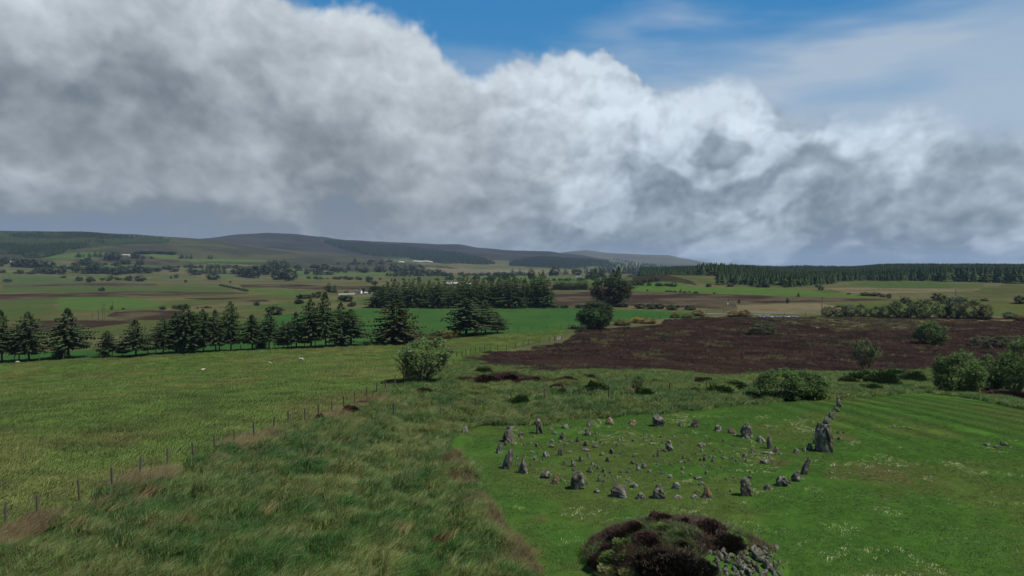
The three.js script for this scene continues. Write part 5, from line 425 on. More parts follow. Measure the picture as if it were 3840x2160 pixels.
scatter('lawn_flowers', 'tiny white clover and yellow flowers in the lawn', [tuft(10, 5, 0.07, 0.09, 0.03, 0.1, 0.6, 1)], 3200, 24, (R) => {
  const [x, z] = pick(R, 24, 60, 0, 45); if (!inside(lawnEdge, x, z) || onMound(x, z)) return null;
  if (smoothstep(fbm(x * 0.6 + 3, z * 0.6, 4), 0.55, 0.70) < R()) return null;
  return [x, z, 0.7 + 0.6 * R(), R() < 0.6 ? [0.50, 0.54, 0.34] : [0.42, 0.44, 0.10], 1, 6];
});
scatter('pasture_grass', 'grazed pasture grass in low tufts', [12, 13, 14].map((k) => tuft(k, 30, 0.17, 0.5, 0.018, 0.7, 0.5, 2)), 130000, 25, (R) => {
  const near = R() < 0.55, [x, z, d] = near ? pick(R, 26, 100, -47, 0) : pick(R, 90, 260, -46, 6); if (!inside(pastureEdge, x, z)) return null;
  const lumps = fbm(x * 0.32, z * 0.8, 3); if (lumps < 0.44 && R() < 0.7) return null;
  const o = [0, 0, 0]; groundColour(x, z, d, o); const k = (0.8 + 1.2 * R()) * lerp(0.75, 1.25, smoothstep(fbm(x * 0.5 + 3, z * 1.0, 3), 0.35, 0.65));
  return [x, z, (0.6 + 0.9 * R()) * (1 + d * 0.004), o.map((q) => q * k), 0.8, 2.2];
}, bladeMaterial, 'pasture');
const heatherTuft = [31, 32, 33].map((k) => tuft(k, 46, 0.42, 0.34, 0.028, 0.12, 0.75, 2));
scatter('heather', 'dense dark brown heather covering the moor', heatherTuft, 90000, 26, (R) => {
  const [x, z, d] = R() < 0.5 ? pick(R, 60, 150, -10, 47) : pick(R, 140, 380, -6, 47);
  const kind = kindAt(x, z, d); if (kind !== 'heath' && kind !== 'mix') return null;
  const gap = fbm(x * 0.16 + 7, z * 0.16, 3); if (kind === 'heath' && gap > 0.66) return null; if (kind === 'mix' && fbm(x * 0.25, z * 0.25, 3) > 0.52) return null;
  const c = mixc([0.025, 0.012, 0.009], [0.068, 0.035, 0.024], R() * 0.6 + (fbm(x * 0.22, z * 0.22, 4) - 0.45) * 2.4).map((q) => q * (0.7 + 0.6 * R()));
  return [x, z, (0.7 + 0.6 * R()) * (d > 150 ? 1.5 : 1.0), R() < 0.03 ? [0.07, 0.075, 0.03] : c, 0.9, 6];
}, bladeMaterial, 'heath');
scatter('moor_grass', 'pale tufts of grass among the heather', [tuft(35, 26, 0.5, 0.2, 0.02, 0.5, 0.4, 3)], 7000, 27, (R) => {
  const [x, z, d] = pick(R, 62, 330, -8, 46), kind = kindAt(x, z, d); if (kind !== 'heath' && kind !== 'mix') return null;
  if (kind === 'heath' && fbm(x * 0.16 + 7, z * 0.16, 3) < 0.57 + 0.1 * R()) return null;
  return [x, z, (0.7 + 0.6 * R()) * (d > 150 ? 1.4 : 1), mixc([0.16, 0.14, 0.07], [0.07, 0.09, 0.03], R()), 1, 3];
});
scatter('mixed_undergrowth', 'bracken, bilberry and weeds in the green bank behind the lawn', [41, 42].map((k) => tuft(k, 40, 0.5, 0.4, 0.05, 0.2, 0.9, 2)), 36000, 28, (R) => {
  const [x, z, d] = pick(R, 52, 165, -6, 47); if (!isRough(x, z)) return null; if (fbm(x * 0.18 + 3, z * 0.18, 3) < 0.47 - 0.16 * smoothstep(x, 4, 24)) return null;
  return [x, z, 0.6 + 0.7 * R(), mixc([0.056, 0.130, 0.040], [0.145, 0.185, 0.048], smoothstep(fbm(x * 0.4, z * 0.4, 3), 0.35, 0.65) * 0.8 + R() * 0.3), 1, 6];
}, bladeMaterial, 'rough');
scatter('cairn_heather', 'brown heather and grass knitting over the cairn mound', [...heatherTuft, tuft(36, 30, 0.4, 0.25, 0.016, 0.4, 0.5, 3)], 2600, 29, (R) => {
  const a = R() * 6.283, q = Math.sqrt(R()) * (0.88 + 0.16 * vn(a * 3.2, 4)), x = MOUND[0] + Math.cos(a) * MOUND[2] * q, z = MOUND[1] + Math.sin(a) * MOUND[3] * q; if (x > 7.3 + vn(z * 1.3, 2) && z > -28.6 && R() < 0.95) return null;
  const green = fbm(x * 0.9, z * 0.9 + 20, 3), rim = q > 0.9;
  return [x, z, (0.3 + 0.9 * fbm(x * 0.8 + 5, z * 0.8, 2)) * (0.7 + 0.5 * R()), rim ? mixc([0.10, 0.12, 0.045], [0.16, 0.13, 0.06], R()) : green > 0.54 ? mixc([0.06, 0.10, 0.03], [0.10, 0.13, 0.045], R()) : mixc([0.050, 0.030, 0.022], [0.088, 0.056, 0.040], R()), 0.8, 6];
});
console.log('grass built');
// single dry tussocks and low shrubs that stand out
const tussockShapes = [51, 52, 53].map((k) => tuft(k, 260, 0.5, 0.5, 0.014, 0.7, 0.35, 4));
{
  const R = rng(61), mats = { r: new THREE.MeshPhysicalMaterial({ vertexColors: true, roughness: 1, specularIntensity: 0.15, color: new THREE.Color().setRGB(0.14, 0.095, 0.05) }), s: new THREE.MeshPhysicalMaterial({ vertexColors: true, roughness: 1, specularIntensity: 0.15, color: new THREE.Color().setRGB(0.20, 0.175, 0.08) }) };
  TUSSOCKS.forEach(([x, z, w, h, k], i) => { const m = mesh(numbered('grass_tussock'), tussockShapes[i % 3], mats[k]); m.scale.set(w * 0.95, h * 1.7, w * 0.7); put(m, x, z, 0, (R() - 0.5) * 0.5); tag(m, k === 'r' ? 'reddish brown dry tussock in the long rough grass' : 'pale straw tussock in the long rough grass', 'tussock', k === 'r' ? 'reddish dry tussocks' : 'pale straw tussocks'); });
}
function moundShrub(seed, n, leaf, up) {            // dense low shrub of a unit width and height
  const R = rng(seed), s = new Soup();
  for (let i = 0; i < n; i++) {
    const a = R() * 6.283, e = Math.acos(R()), q = (0.55 + 0.45 * R()) * (0.55 + 0.95 * n3(Math.cos(a) * Math.sin(e) * 2.6 + seed * 3, Math.cos(e) * 2.6, Math.sin(a) * Math.sin(e) * 2.6)), x = Math.cos(a) * Math.sin(e) * 0.5 * q, z = Math.sin(a) * Math.sin(e) * 0.5 * q, y = Math.cos(e) * q * 0.95;
    const dx = x * 1.2 + (R() - 0.5) * 0.5, dy = up + y * 0.4 + R() * 0.3, dz = z * 1.2 + (R() - 0.5) * 0.5, l = Math.hypot(dx, dy, dz), L = leaf * (0.6 + 0.8 * R()), t = R() * 6.283, c = 0.7 + 0.6 * R(), wx = Math.cos(t) * L * 0.28, wz = Math.sin(t) * L * 0.28;
    const tip = [x + dx / l * L, y + dy / l * L, z + dz / l * L];
    s.tri([x - wx, y, z - wz], [x + wx, y, z + wz], tip, [c, c, c]);
    s.tri([x - wz, y, z + wx], [x + wz, y, z - wx], tip, [c, c, c]);
  }
  return s.build();
}
const shrubCol = { h: [0.064, 0.038, 0.029], d: [0.052, 0.041, 0.027], g: [0.085, 0.125, 0.036], o: [0.13, 0.135, 0.052] };
const shrubMat = Object.fromEntries(Object.entries(shrubCol).map(([k, c]) => [k, new THREE.MeshPhysicalMaterial({ vertexColors: true, roughness: 1, specularIntensity: 0.15, color: new THREE.Color().setRGB(...c) })]));
const shrubShapes = { h: [1, 2, 3].map((k) => moundShrub(k, 2600, 0.20, 1.5)), g: [4, 5, 6].map((k) => moundShrub(k, 1900, 0.18, 0.8)) };
{
  const R = rng(62);
  const plant = (list, where, name) => list.forEach(([x, z, w, h, k], i) => {
    const brown = k === 'h' || k === 'd', m = mesh(numbered(brown ? 'heather_bush' : 'bilberry_shrub'), shrubShapes[brown ? 'h' : 'g'][i % 3], shrubMat[k]);
    m.scale.set(w * 1.12, Math.max(h * where.tall, 0.22), w * 0.95); put(m, x, z - w * 0.2, -0.05, R() * 6.28);
    tag(m, where[k], brown ? 'heather' : 'shrub', where.group + ', ' + k);
  });
  plant(CAIRN_HEATHER, { tall: 0.62, group: 'plants on the cairn', h: 'purple brown heather bush on the cairn', d: 'dark green brown heather bush on the cairn', g: 'fresh green bilberry shrub on the cairn', o: 'olive grassy shrub at the foot of the cairn' });
  plant(LOW_SHRUBS, { tall: 0.85, group: 'low shrubs behind the lawn', h: 'dark heather bush in the rough grass beyond the lawn', g: 'low green bilberry shrub in the rough bank behind the lawn' });
}
console.log('shrubs built');

// ---------------------------------------------------------------- trees
const bark = new THREE.MeshStandardMaterial({ vertexColors: true, roughness: 1 });
const leafMaterial = new THREE.MeshPhysicalMaterial({ vertexColors: true, roughness: 1, transmission: 0.3, thickness: 0, specularIntensity: 0.15, side: THREE.DoubleSide });
function spruce(seed, full, bare, levels = 30, per = 7) {      // unit height, unit width
  const R = rng(seed), t = new Soup(), c = new Soup(), BC = [0.035, 0.028, 0.022];
  t.limb([0, -0.02, 0], [0, 0.3, 0], 0.030, 0.022, BC, 6); t.limb([0, 0.3, 0], [0, 0.96, 0], 0.017, 0.003, BC, 5);
  const lobes = Array.from({ length: 5 }, () => [R() * 6.283, 0.25 + R() * 0.6, (R() - 0.45) * 0.95]);
  for (let i = 0; i < levels; i++) {
    const u = i / (levels - 1), y = bare + (1 - bare) * u ** 1.05, Lr = 0.5 * (Math.min(1, ((1 - u) * full) ** 0.82 + 0.02)) * (u < 0.12 ? 0.72 + u * 2.3 : 1), nb = Math.max(3, Math.round(per * (1 - u * 0.5)));
    for (let b = 0; b < nb; b++) {
      const a = b / nb * 6.283 + R() * 0.9 + i * 1.7; let L = Lr * (0.62 + 0.5 * R());
      for (const [la, ly, lk] of lobes) L *= 1 + lk * Math.max(0, Math.cos(a - la)) * Math.exp(-(((y - ly) / 0.13) ** 2));
      const ca = Math.cos(a), sa = Math.sin(a), dr = (0.10 + 0.3 * R()) * smoothstep(u, -0.1, 0.2) - u * 0.35, tone = 0.6 + 0.7 * R();
      if (R() < 0.10) continue; const ns = Math.max(2, Math.round(L / 0.075));
      for (let s = 0; s < ns; s++) {
        const q = (s + 0.6 + R() * 0.5) / ns, r = L * q, yy = y - dr * r * (1 - 0.35 * q), sz = (0.062 + 0.035 * R()) * (1.15 - 0.4 * q) * (0.65 + 0.45 * (1 - u));
        const P = [ca * r, yy, sa * r], wob = (R() - 0.5) * 1.1, c2 = Math.cos(a + wob), s2 = Math.sin(a + wob), fl = sz * 0.62, col = mixc([0.020, 0.040, 0.015], [0.066, 0.094, 0.034], tone * 0.5 + q * 0.35 * R()).map((e) => e * (0.85 + 0.3 * R()));
        const A = [P[0] - s2 * fl, yy - sz * 0.18, P[2] + c2 * fl], B = [P[0] + s2 * fl, yy - sz * 0.18, P[2] - c2 * fl], T = [P[0] + c2 * sz * 1.3, yy + sz * (0.05 + 0.3 * u - 0.25 * R()), P[2] + s2 * sz * 1.3], Kk = [P[0] - c2 * sz * 0.7, yy + sz * 0.12, P[2] - s2 * sz * 0.7];
        c.tri(Kk, A, T, col); c.tri(Kk, T, B, col);
        c.tri([P[0] - c2 * sz * 0.3, yy, P[2] - s2 * sz * 0.3], [P[0] + c2 * sz * 0.8, yy, P[2] + s2 * sz * 0.8], [P[0] + c2 * sz * 0.2 + (R() - .5) * sz, yy - sz * 0.75, P[2] + s2 * sz * 0.2], col);
      }
    }
  }
  c.tri([-0.01, 0.93, 0], [0.01, 0.93, 0], [0, 1, 0], [0.02, 0.035, 0.014]); c.tri([0, 0.93, -0.01], [0, 0.93, 0.01], [0, 1, 0], [0.02, 0.035, 0.014]);
  return { trunk: t.build(), crown: c.build() };
}
function plantTree(name, shape, x, z, w, h, turn, mat = leafMaterial, dep = w) {
  const g = new THREE.Group(); g.name = numbered(name); mesh('trunk', shape.trunk, bark, g); mesh('crown', shape.crown, mat, g); g.scale.set(w, h, dep); return put(g, x, z, -0.05, turn);
}
const spruces = [spruce(1, 1.5, 0.22), spruce(2, 1.3, 0.30), spruce(3, 2.0, 0.20), spruce(4, 1.7, 0.30), spruce(5, 1.2, 0.24), spruce(6, 2.3, 0.10), spruce(16, 1.9, 0.27), spruce(17, 1.4, 0.18), spruce(18, 2.2, 0.31)];
const brownish = leafMaterial.clone(); brownish.color.setRGB(1.0, 0.72, 0.6);
{
  const R = rng(71), put1 = (x, z, w, h, i, mat) => plantTree('spruce_tree', spruces[i % 9], x, z, w * (1.2 + 0.35 * R()), h * (0.97 + 0.1 * R()), R() * 6.28, mat);
  WINDBREAK.forEach(([x, z, w, h], i) => tag(put1(x, z, w, h, i), h > 9 ? 'tall dark spruce in the windbreak row along the sheep pasture' : h > 6.5 ? 'middling dark spruce in the windbreak row along the sheep pasture' : 'short dark spruce in the windbreak row along the sheep pasture', 'tree', 'windbreak spruces, ' + (h > 9 ? 'tall' : h > 6.5 ? 'middling' : 'short')));
  LONE_SPRUCES.forEach(([x, z, w, h, label], i) => tag(put1(x, z, w, h, i ? 2 : 5, i ? leafMaterial : brownish), label, 'tree'));
  const few = [spruce(7, 1.5, 0.03, 20, 7), spruce(8, 1.3, 0.04, 20, 7), spruce(9, 1.8, 0.03, 20, 7), spruce(10, 1.25, 0.05, 22, 7)];
  PLANTATION.forEach(([x, z, w, h], i) => tag(plantTree('plantation_spruce', few[Math.floor(R() * 4)], x, z, w * 1.25, h * 1.03, R() * 6.28), 'dense spruce in the dark plantation behind the green field', 'tree', 'spruces of the plantation'));
  FAR_SPRUCE_BELT.forEach(([x, z, w, h], i) => tag(plantTree('belt_spruce', few[i % 4], x, z, w * 1.4, h * 1.05, R() * 6.28), 'small dark spruce in the belt behind the brown heather field', 'tree', 'spruces of the far belt'));
  SMALL_CONIFERS.forEach(([x, z, w, h], i) => tag(plantTree('young_conifer', few[i % 4], x, z, w * 1.2, h * 1.05, R() * 6.28), 'tiny lone conifer at the edge of the brown heather field', 'tree', 'tiny lone conifers'));
  FAR_CONIFERS.forEach(([x, z, w, h], i) => tag(plantTree('distant_conifer', few[i % 4], x, z, w * 1.25, h * 1.08, R() * 6.28), 'dark conifer among the distant valley farms', 'tree', 'distant conifers'));
}
function broad(seed, o) {                               // unit height and width; o: stems, clumps, leaves, leaf, low, round, tones
  const R = rng(seed), t = new Soup(), c = new Soup(), BC = [0.050, 0.044, 0.036], tips = [];
  const stems = o.stems ?? 1, low = o.low ?? 0.12;
  for (let s = 0; s < stems; s++) {
    const a = s / stems * 6.283 + R(), sp = stems > 1 ? 0.10 : 0.02, fork = [Math.cos(a) * sp, low + 0.10, Math.sin(a) * sp];
    t.limb([Math.cos(a) * sp * 0.3, -0.03, Math.sin(a) * sp * 0.3], fork, 0.030 / Math.sqrt(stems) + 0.006, 0.022 / Math.sqrt(stems) + 0.004, BC, 5);
    const nb = o.limbs ?? 4;
    for (let b = 0; b < nb; b++) {
      const ba = a + (stems > 1 ? (R() - 0.5) * 2.2 : b / nb * 6.283 + R()), l1 = 0.2 + 0.18 * R(), mid = [fork[0] + Math.cos(ba) * l1 * 0.7, fork[1] + l1 * (0.5 + 0.6 * R()), fork[2] + Math.sin(ba) * l1 * 0.7];
      t.limb(fork, mid, 0.014, 0.008, BC, 4);
      for (let k = 0; k < 3; k++) { const ca = ba + (R() - 0.5) * 2, l2 = 0.16 + 0.16 * R(), e = [mid[0] + Math.cos(ca) * l2 * 0.7, mid[1] + l2 * (0.4 + 0.6 * R()), mid[2] + Math.sin(ca) * l2 * 0.7]; t.limb(mid, e, 0.008, 0.003, BC, 3); tips.push(e); }
    }
  }
  const lean = o.lean ?? 0;
  for (let k = 0; k < o.clumps; k++) {
    let x, y, z;
    if (k < tips.length && !o.round) { [x, y, z] = tips[k]; } else {
      const a = R() * 6.283, u = R() * 2 - 1, q = (o.round ? 0.9 : 0.72) * Math.cbrt(0.35 + 0.65 * R()) * ((o.even ?? 0) + (1 - (o.even ?? 0)) * (0.52 + 0.96 * n3(Math.cos(a) * 1.5 + seed * 3.7, u * 1.7, Math.sin(a) * 1.5))), s = Math.sqrt(1 - u * u);
      x = Math.cos(a) * s * 0.5 * q; z = Math.sin(a) * s * 0.5 * q; y = low + (1 - low) * (0.5 + 0.5 * u * q); 
    }
    x += lean * (y - 0.2);
    const cr = (o.cr ?? 0.085) * (0.7 + 0.6 * R()), tone = R();
    for (let l = 0; l < o.leaves; l++) {
      const a = R() * 6.283, u = R() * 2 - 1, s = Math.sqrt(1 - u * u), q = cr * Math.cbrt(R()), P = [x + Math.cos(a) * s * q, Math.max(0.02, y + u * q * 0.8), z + Math.sin(a) * s * q];
      const L = o.leaf * (0.6 + 0.8 * R()), b = R() * 6.283, e = (R() - 0.4) * 1.6, dx = Math.cos(b) * Math.cos(e) * L, dy = Math.sin(e) * L, dz = Math.sin(b) * Math.cos(e) * L, wx = -Math.sin(b) * L * 0.36, wz = Math.cos(b) * L * 0.36, col = mixc(o.tones[0], o.tones[1], tone * 0.6 + R() * 0.5);
      c.tri([P[0] - wx, P[1], P[2] - wz], [P[0] + wx, P[1] - L * 0.1, P[2] + wz], [P[0] + dx, P[1] + dy, P[2] + dz], col);
      c.tri([P[0] - wx, P[1], P[2] - wz], [P[0] - dx * 0.5, P[1] - dy * 0.5, P[2] - dz * 0.5], [P[0] + wx, P[1] - L * 0.1, P[2] + wz], col);
    }
    if (o.bloom) for (let l = 0; l < o.bloom; l++) if (R() < o.bloomShare) { const a = R() * 6.283, u = R(), s = Math.sqrt(1 - u * u), q = cr * 1.02, P = [x + Math.cos(a) * s * q, y + u * q, z + Math.sin(a) * s * q], L = o.leaf * 0.8; c.tri([P[0] - L * .4, P[1], P[2]], [P[0] + L * .4, P[1], P[2] + L * .2], [P[0], P[1] + L * .5, P[2] + L * .4], o.flower); }
  }
  return { trunk: t.build(), crown: c.build() };
}
const WIL = [[0.036, 0.078, 0.018], [0.086, 0.142, 0.036]];
const kinds = {
  willow: (s, i) => broad(s, { stems: 5, clumps: i === 0 ? 190 : 230, leaves: i === 0 ? 22 : 26, leaf: 0.038, low: i === 0 ? 0.08 : -0.12, round: true, cr: 0.095, tones: i === 0 ? [[0.052, 0.094, 0.028], [0.120, 0.168, 0.062]] : WIL, lean: i === 0 ? 0.10 : 0 }),
  sapling: (s) => broad(s, { stems: 2, clumps: 95, leaves: 20, leaf: 0.05, low: 0.02, cr: 0.12, tones: [[0.045, 0.075, 0.025], [0.09, 0.12, 0.05]] }),
  scrub: (s) => broad(s, { stems: 6, clumps: 140, leaves: 18, leaf: 0.05, low: -0.3, round: true, tones: [[0.050, 0.066, 0.028], [0.075, 0.085, 0.038]] }),
  dense: (s) => broad(s, { stems: 3, clumps: 380, leaves: 18, leaf: 0.040, low: -0.06, round: true, even: 0.75, cr: 0.085, tones: [[0.024, 0.042, 0.017], [0.046, 0.066, 0.026]] }),
};
BUSHES.forEach(([x, z, w, h, kind, label], i) => tag(plantTree(kind === 'sapling' ? 'sapling' : kind === 'dense' ? 'round_tree' : 'bush', kinds[kind](200 + i, i), x, z, w * 1.12, h * (i ? 1.06 : 1.12), i * 1.3 * (i > 0), leafMaterial, Math.min(w, h * 1.4) * 1.1), label, kind === 'dense' ? 'tree' : kind === 'sapling' ? 'sapling' : 'bush'));
{
  const R = rng(81);
  BIG_TREE.forEach(([x, z, w, h]) => tag(plantTree('broadleaf_tree', broad(301, { stems: 3, clumps: 360, leaves: 18, leaf: 0.036, low: -0.04, round: true, even: 0.3, cr: 0.10, tones: [[0.022, 0.038, 0.014], [0.045, 0.062, 0.024]] }), x, z, w * 1.1, h * 1.0, 0.5), 'big spreading dark tree at the end of the plantation', 'tree'));
  [[-0.02, 0.90], [0.10, 0.96]].forEach(([dx, k]) => { const [x, z, w, h] = BIG_TREE[0]; tag(plantTree('spire_spruce', spruces[1], x + w * (dx + 0.12), z - 6, w * 0.42, h * 1.17 * k / 0.9, 1), 'pointed spruce rising out of the big spreading tree', 'tree', 'spruces behind the big spreading tree'); });
  const haw = [0, 1, 2].map((k) => [broad(310 + k, { stems: 4, clumps: 140, leaves: 16, leaf: 0.05, low: -0.12, round: true, cr: 0.10, tones: [[0.024, 0.038, 0.015], [0.046, 0.060, 0.022]], bloom: 12, bloomShare: [0.05, 0.25, 0.8][k], flower: [0.46, 0.45, 0.36] }), ['dark hawthorn bush in the roadside hedge', 'hawthorn bush lightly dusted with white blossom in the roadside hedge', 'hawthorn bush heavy with white blossom in the roadside hedge'][k]]);
  HAWTHORNS.forEach(([x, z, w, h, k]) => tag(plantTree('hawthorn_bush', haw[k][0], x, z, w * 1.15, h * 1.05, R() * 6.28), haw[k][1], 'bush', 'hawthorn hedge, ' + ['dark', 'dusted', 'blossoming'][k]));
  const gor = [0, 1, 2].map((k) => [broad(320 + k, { stems: 4, clumps: 80, leaves: 14, leaf: 0.07, low: -0.2, round: true, cr: 0.13, tones: [[0.040, 0.038, 0.016], [0.070, 0.058, 0.024]], bloom: 22, bloomShare: [0.14, 0.42, 0.85][k], flower: [0.45, 0.24, 0.03] }), ['dull brown green gorse bush with few flowers', 'gorse bush half covered in yellow flowers', 'bright orange yellow gorse bush in full flower'][k]]);
  GORSE.forEach(([x, z, w, h, k]) => tag(plantTree('gorse_bush', gor[k][0], x, z, w * 1.1, h, R() * 6.28), gor[k][1] + ' at a field edge', 'bush', 'gorse, ' + ['dull', 'half flowering', 'full flower'][k]));
  const far = [0, 1, 2, 3].map((k) => broad(330 + k, { stems: 1, limbs: 3, clumps: 75, leaves: 9, leaf: 0.12, low: -0.04, cr: 0.14, round: true, tones: [[0.026, 0.046, 0.018], [0.050, 0.074, 0.028]] }));
  FAR_BROADLEAF.forEach(([x, z, w, h], i) => tag(plantTree('distant_tree', far[i % 4], x, z, w * 1.3, h * 1.1, R() * 6.28), 'leafy tree among the distant valley farms', 'tree', 'distant broadleaf trees'));
  FIELD_BUSHES.forEach(([x, z, w, h], i) => tag(plantTree('field_bush', far[(i + 1) % 4], x, z, w * 1.1, h * 1.1, R() * 6.28), 'small bush scattered over the farmland fields', 'bush', 'bushes scattered over the fields'));
  HEDGEROWS.forEach(([x, z, w, h], i) => tag(plantTree('hedgerow_tree', far[(i * 3) % 4], x, z, w * 1.2, h * 1.1, R() * 6.28), 'small tree in a distant field hedgerow', 'tree', 'trees of the distant hedgerows'));
  DEAD_TREES.forEach(([x, z, w, h], i) => {
    const s = new Soup(), BC = [0.09, 0.075, 0.06]; s.limb([0, -0.1, 0], [0.1, h * 0.6, 0], 0.16, 0.10, BC); s.limb([0.1, h * 0.6, 0], [0, h, 0.1], 0.10, 0.03, BC);
    const g = new THREE.Group(); g.name = numbered('bare_tree'); mesh('trunk', s.build(), bark, g); const b = new Soup(); for (let k = 0; k < 14; k++) { const y = h * (0.55 + 0.42 * R()), a = R() * 6.28, l = 0.5 + R() * 0.9; b.limb([0.06, y, 0], [Math.cos(a) * l, y + l * 0.9, Math.sin(a) * l], 0.04, 0.01, BC, 3); } mesh('branches', b.build(), bark, g);
    tag(put(g, x, z), 'thin nearly bare tree standing in the peat fields', 'tree', 'bare trees in the peat fields');
  });
}
// far woods that read as one mass
function simpleConifer(seed) { const R = rng(seed), s = new Soup(); for (let i = 0; i < 6; i++) { const y = 0.05 + i * 0.15, r = 0.34 * (1 - i / 6.3) + 0.03; for (let k = 0; k < 6; k++) { const a = k / 6 * 6.283 + R() * 0.6, b = a + 0.9, c = 0.75 + 0.5 * R(), q = r * (0.8 + 0.4 * R()); s.tri([Math.cos(a) * q, y - 0.03 * R(), Math.sin(a) * q], [Math.cos(b) * q, y + 0.02 * R(), Math.sin(b) * q], [0, y + 0.30, 0], [c, c, c]); } } return s.build(); }
const woodShapes = [1, 2, 3].map((k) => simpleConifer(500 + k));
scatter('forest', 'dark conifer forest covering the low ridge', woodShapes, 24000, 31, (R) => {
  const [x, z, d] = pick(R, 590, 1750, 10.5, 44), az = Math.atan2(x, -z) / RAD;
  const front = az < 15 ? 960 - (az - 10.5) * 14 : az < 16.6 ? 790 : 640 - 20 * smoothstep(az, 17, 20) + 220 * smoothstep(az, 21.5, 26.5) + (fbm(az * 2, 1, 2) - 0.5) * 70;
  if (d < front || (az < 13 && d > 1250)) return null;
  const tall = 8 + 5 * smoothstep(fbm(x * 0.006, z * 0.006, 3), 0.42, 0.6) + 2 * R();
  return [x, z, tall * 1.05, mixc([0.022, 0.042, 0.017], [0.056, 0.080, 0.030], fbm(x * 0.012, z * 0.012, 3) * 0.9 + (R() - 0.5) * 0.5), 1, 6];
}, needleMaterial);
{
  const P = HILL_FORESTS.map(boxed);
  scatter('hillside_forest', 'dark plantation forest on the moorland hillsides', woodShapes, 26000, 32, (R) => {
    const p = P[R() < 0.5 ? 0 : R() < 0.6 ? 1 : 2], x = lerp(p.a, p.b, R()), z = lerp(p.c, p.d, R()); if (!inside(p, x, z) || (p === P[0] && Math.hypot(x, z) > 2780)) return null;
    const young = p === P[0] && smoothstep(fbm(x * 0.005, z * 0.005, 3), 0.36, 0.50) > R(), d = Math.hypot(x, z);
    return [x, z, (young ? 7 : 13) * (0.8 + 0.4 * R()) * (d > 3000 ? 1.4 : 1), young ? mixc([0.034, 0.058, 0.022], [0.046, 0.068, 0.028], R()) : mixc([0.014, 0.024, 0.012], [0.026, 0.040, 0.018], R()), 1, 6];
  }, needleMaterial);
  scatter('skyline_woods', 'scattered woods along the far plain', woodShapes, 1500, 33, (R) => {
    const [x, z, d] = pick(R, 1900, 5200, 6, 44); if (fbm(x * 0.0022 + 4, z * 0.0022, 3) < 0.60) return null; return [x, z, 13 + 6 * R(), [0.022, 0.034, 0.016], 1, 6];
  }, needleMaterial);
}
console.log('trees built');

// ---------------------------------------------------------------- fences, gate, poles
const wood = new THREE.MeshStandardMaterial({ color: new THREE.Color().setRGB(0.060, 0.050, 0.038), roughness: 1 }), wireMat = new THREE.MeshStandardMaterial({ color: new THREE.Color().setRGB(0.25, 0.25, 0.25), roughness: 0.6, metalness: 0.6 });
const postShape = (() => { const s = new Soup(), c = [1, 1, 1]; s.limb([0, -0.3, 0], [0, 1.16, 0], 0.06, 0.052, c, 7); s.limb([0, 1.16, 0], [0.004, 1.22, 0], 0.052, 0.008, c, 7); return s.build(); })();
function fence(points, label, k = 1, wires = true, seed = 1, fat = 1) {
  const R = rng(seed), [bx, bz] = points[0], g = new THREE.Group(); g.name = numbered('fence'); put(g, bx, bz); tag(g, label, 'fence');
  points.forEach(([x, z], i) => { const p = mesh('post', postShape, wood, g); p.position.set(x - bx, heightAt(x, z) - g.position.y, z - bz); p.rotation.set((R() - 0.5) * 0.14, R() * 6, (R() - 0.5) * 0.14); p.scale.set(fat * (0.9 + 0.3 * R()), k * (0.92 + 0.16 * R()), fat * (0.9 + 0.3 * R())); });
  if (wires) for (const hgt of [1.05, 0.7]) {
    const s = new Soup();
    points.forEach(([x, z], i) => { if (!i) return; const [px, pz] = points[i - 1]; if (Math.hypot(x - px, z - pz) > 14) return; s.limb([px - bx, heightAt(px, pz) - g.position.y + hgt * k, pz - bz], [x - bx, heightAt(x, z) - g.position.y + hgt * k, z - bz], 0.003, 0.003, [1, 1, 1], 3); });
    if (s.p.length) mesh('wire', s.build(), wireMat, g);
  }
  return g;
}
fence(FENCE_PASTURE, 'weathered post and wire fence between the pasture and the rough grass', 1, true, 91);
fence(FENCE_PASTURE_FAR, 'post and wire fence between the pasture and the brown heather', 1.25, true, 92, 1.5);
fence(FENCE_INNER, 'post fence across the rough grass behind the stone circle', 0.95, true, 93);
fence(FENCE_WINDBREAK, 'post fence under the windbreak spruces', 1.25, true, 94, 1.5);
fence(FENCE_GREEN, 'post fence along the corner of the vivid green field', 1.3, true, 95, 1.6);
fence(FENCE_ROADSIDE, 'short post fence between the green field and the gorse', 1.4, true, 96, 1.8);
fence(FENCE_HEATHER, 'post fence along the road at the far side of the heather', 1.4, true, 97, 1.8);
GATE.forEach(([x, z, w, h]) => {
  const g = new THREE.Group(); g.name = numbered('field_gate'); const galv = new THREE.MeshStandardMaterial({ color: new THREE.Color().setRGB(0.32, 0.33, 0.34), roughness: 0.5, metalness: 0.5 }), W = 2.6;
  for (let k = 0; k < 5; k++) { const s = new Soup(); s.limb([-W / 2, 0.25 + k * 0.24, 0], [W / 2, 0.25 + k * 0.24, 0], 0.03, 0.03, [1, 1, 1]); mesh('bar', s.build(), galv, g); }
  for (const e of [-1, 1]) { const s = new Soup(); s.limb([e * W / 2, 0.15, 0], [e * W / 2, 1.3, 0], 0.04, 0.04, [1, 1, 1]); mesh('stile', s.build(), galv, g); const p = mesh('post', postShape, wood, g); p.position.x = e * (W / 2 + 0.2); p.scale.set(2, 1.25, 2); }
  const s = new Soup(); s.limb([-W / 2, 0.2, 0.03], [W / 2, 1.2, 0.03], 0.025, 0.025, [1, 1, 1]); mesh('brace', s.build(), galv, g);
  tag(put(g, x, z, 0, 0.9), 'grey metal field gate at the top corner of the pasture', 'gate');
});
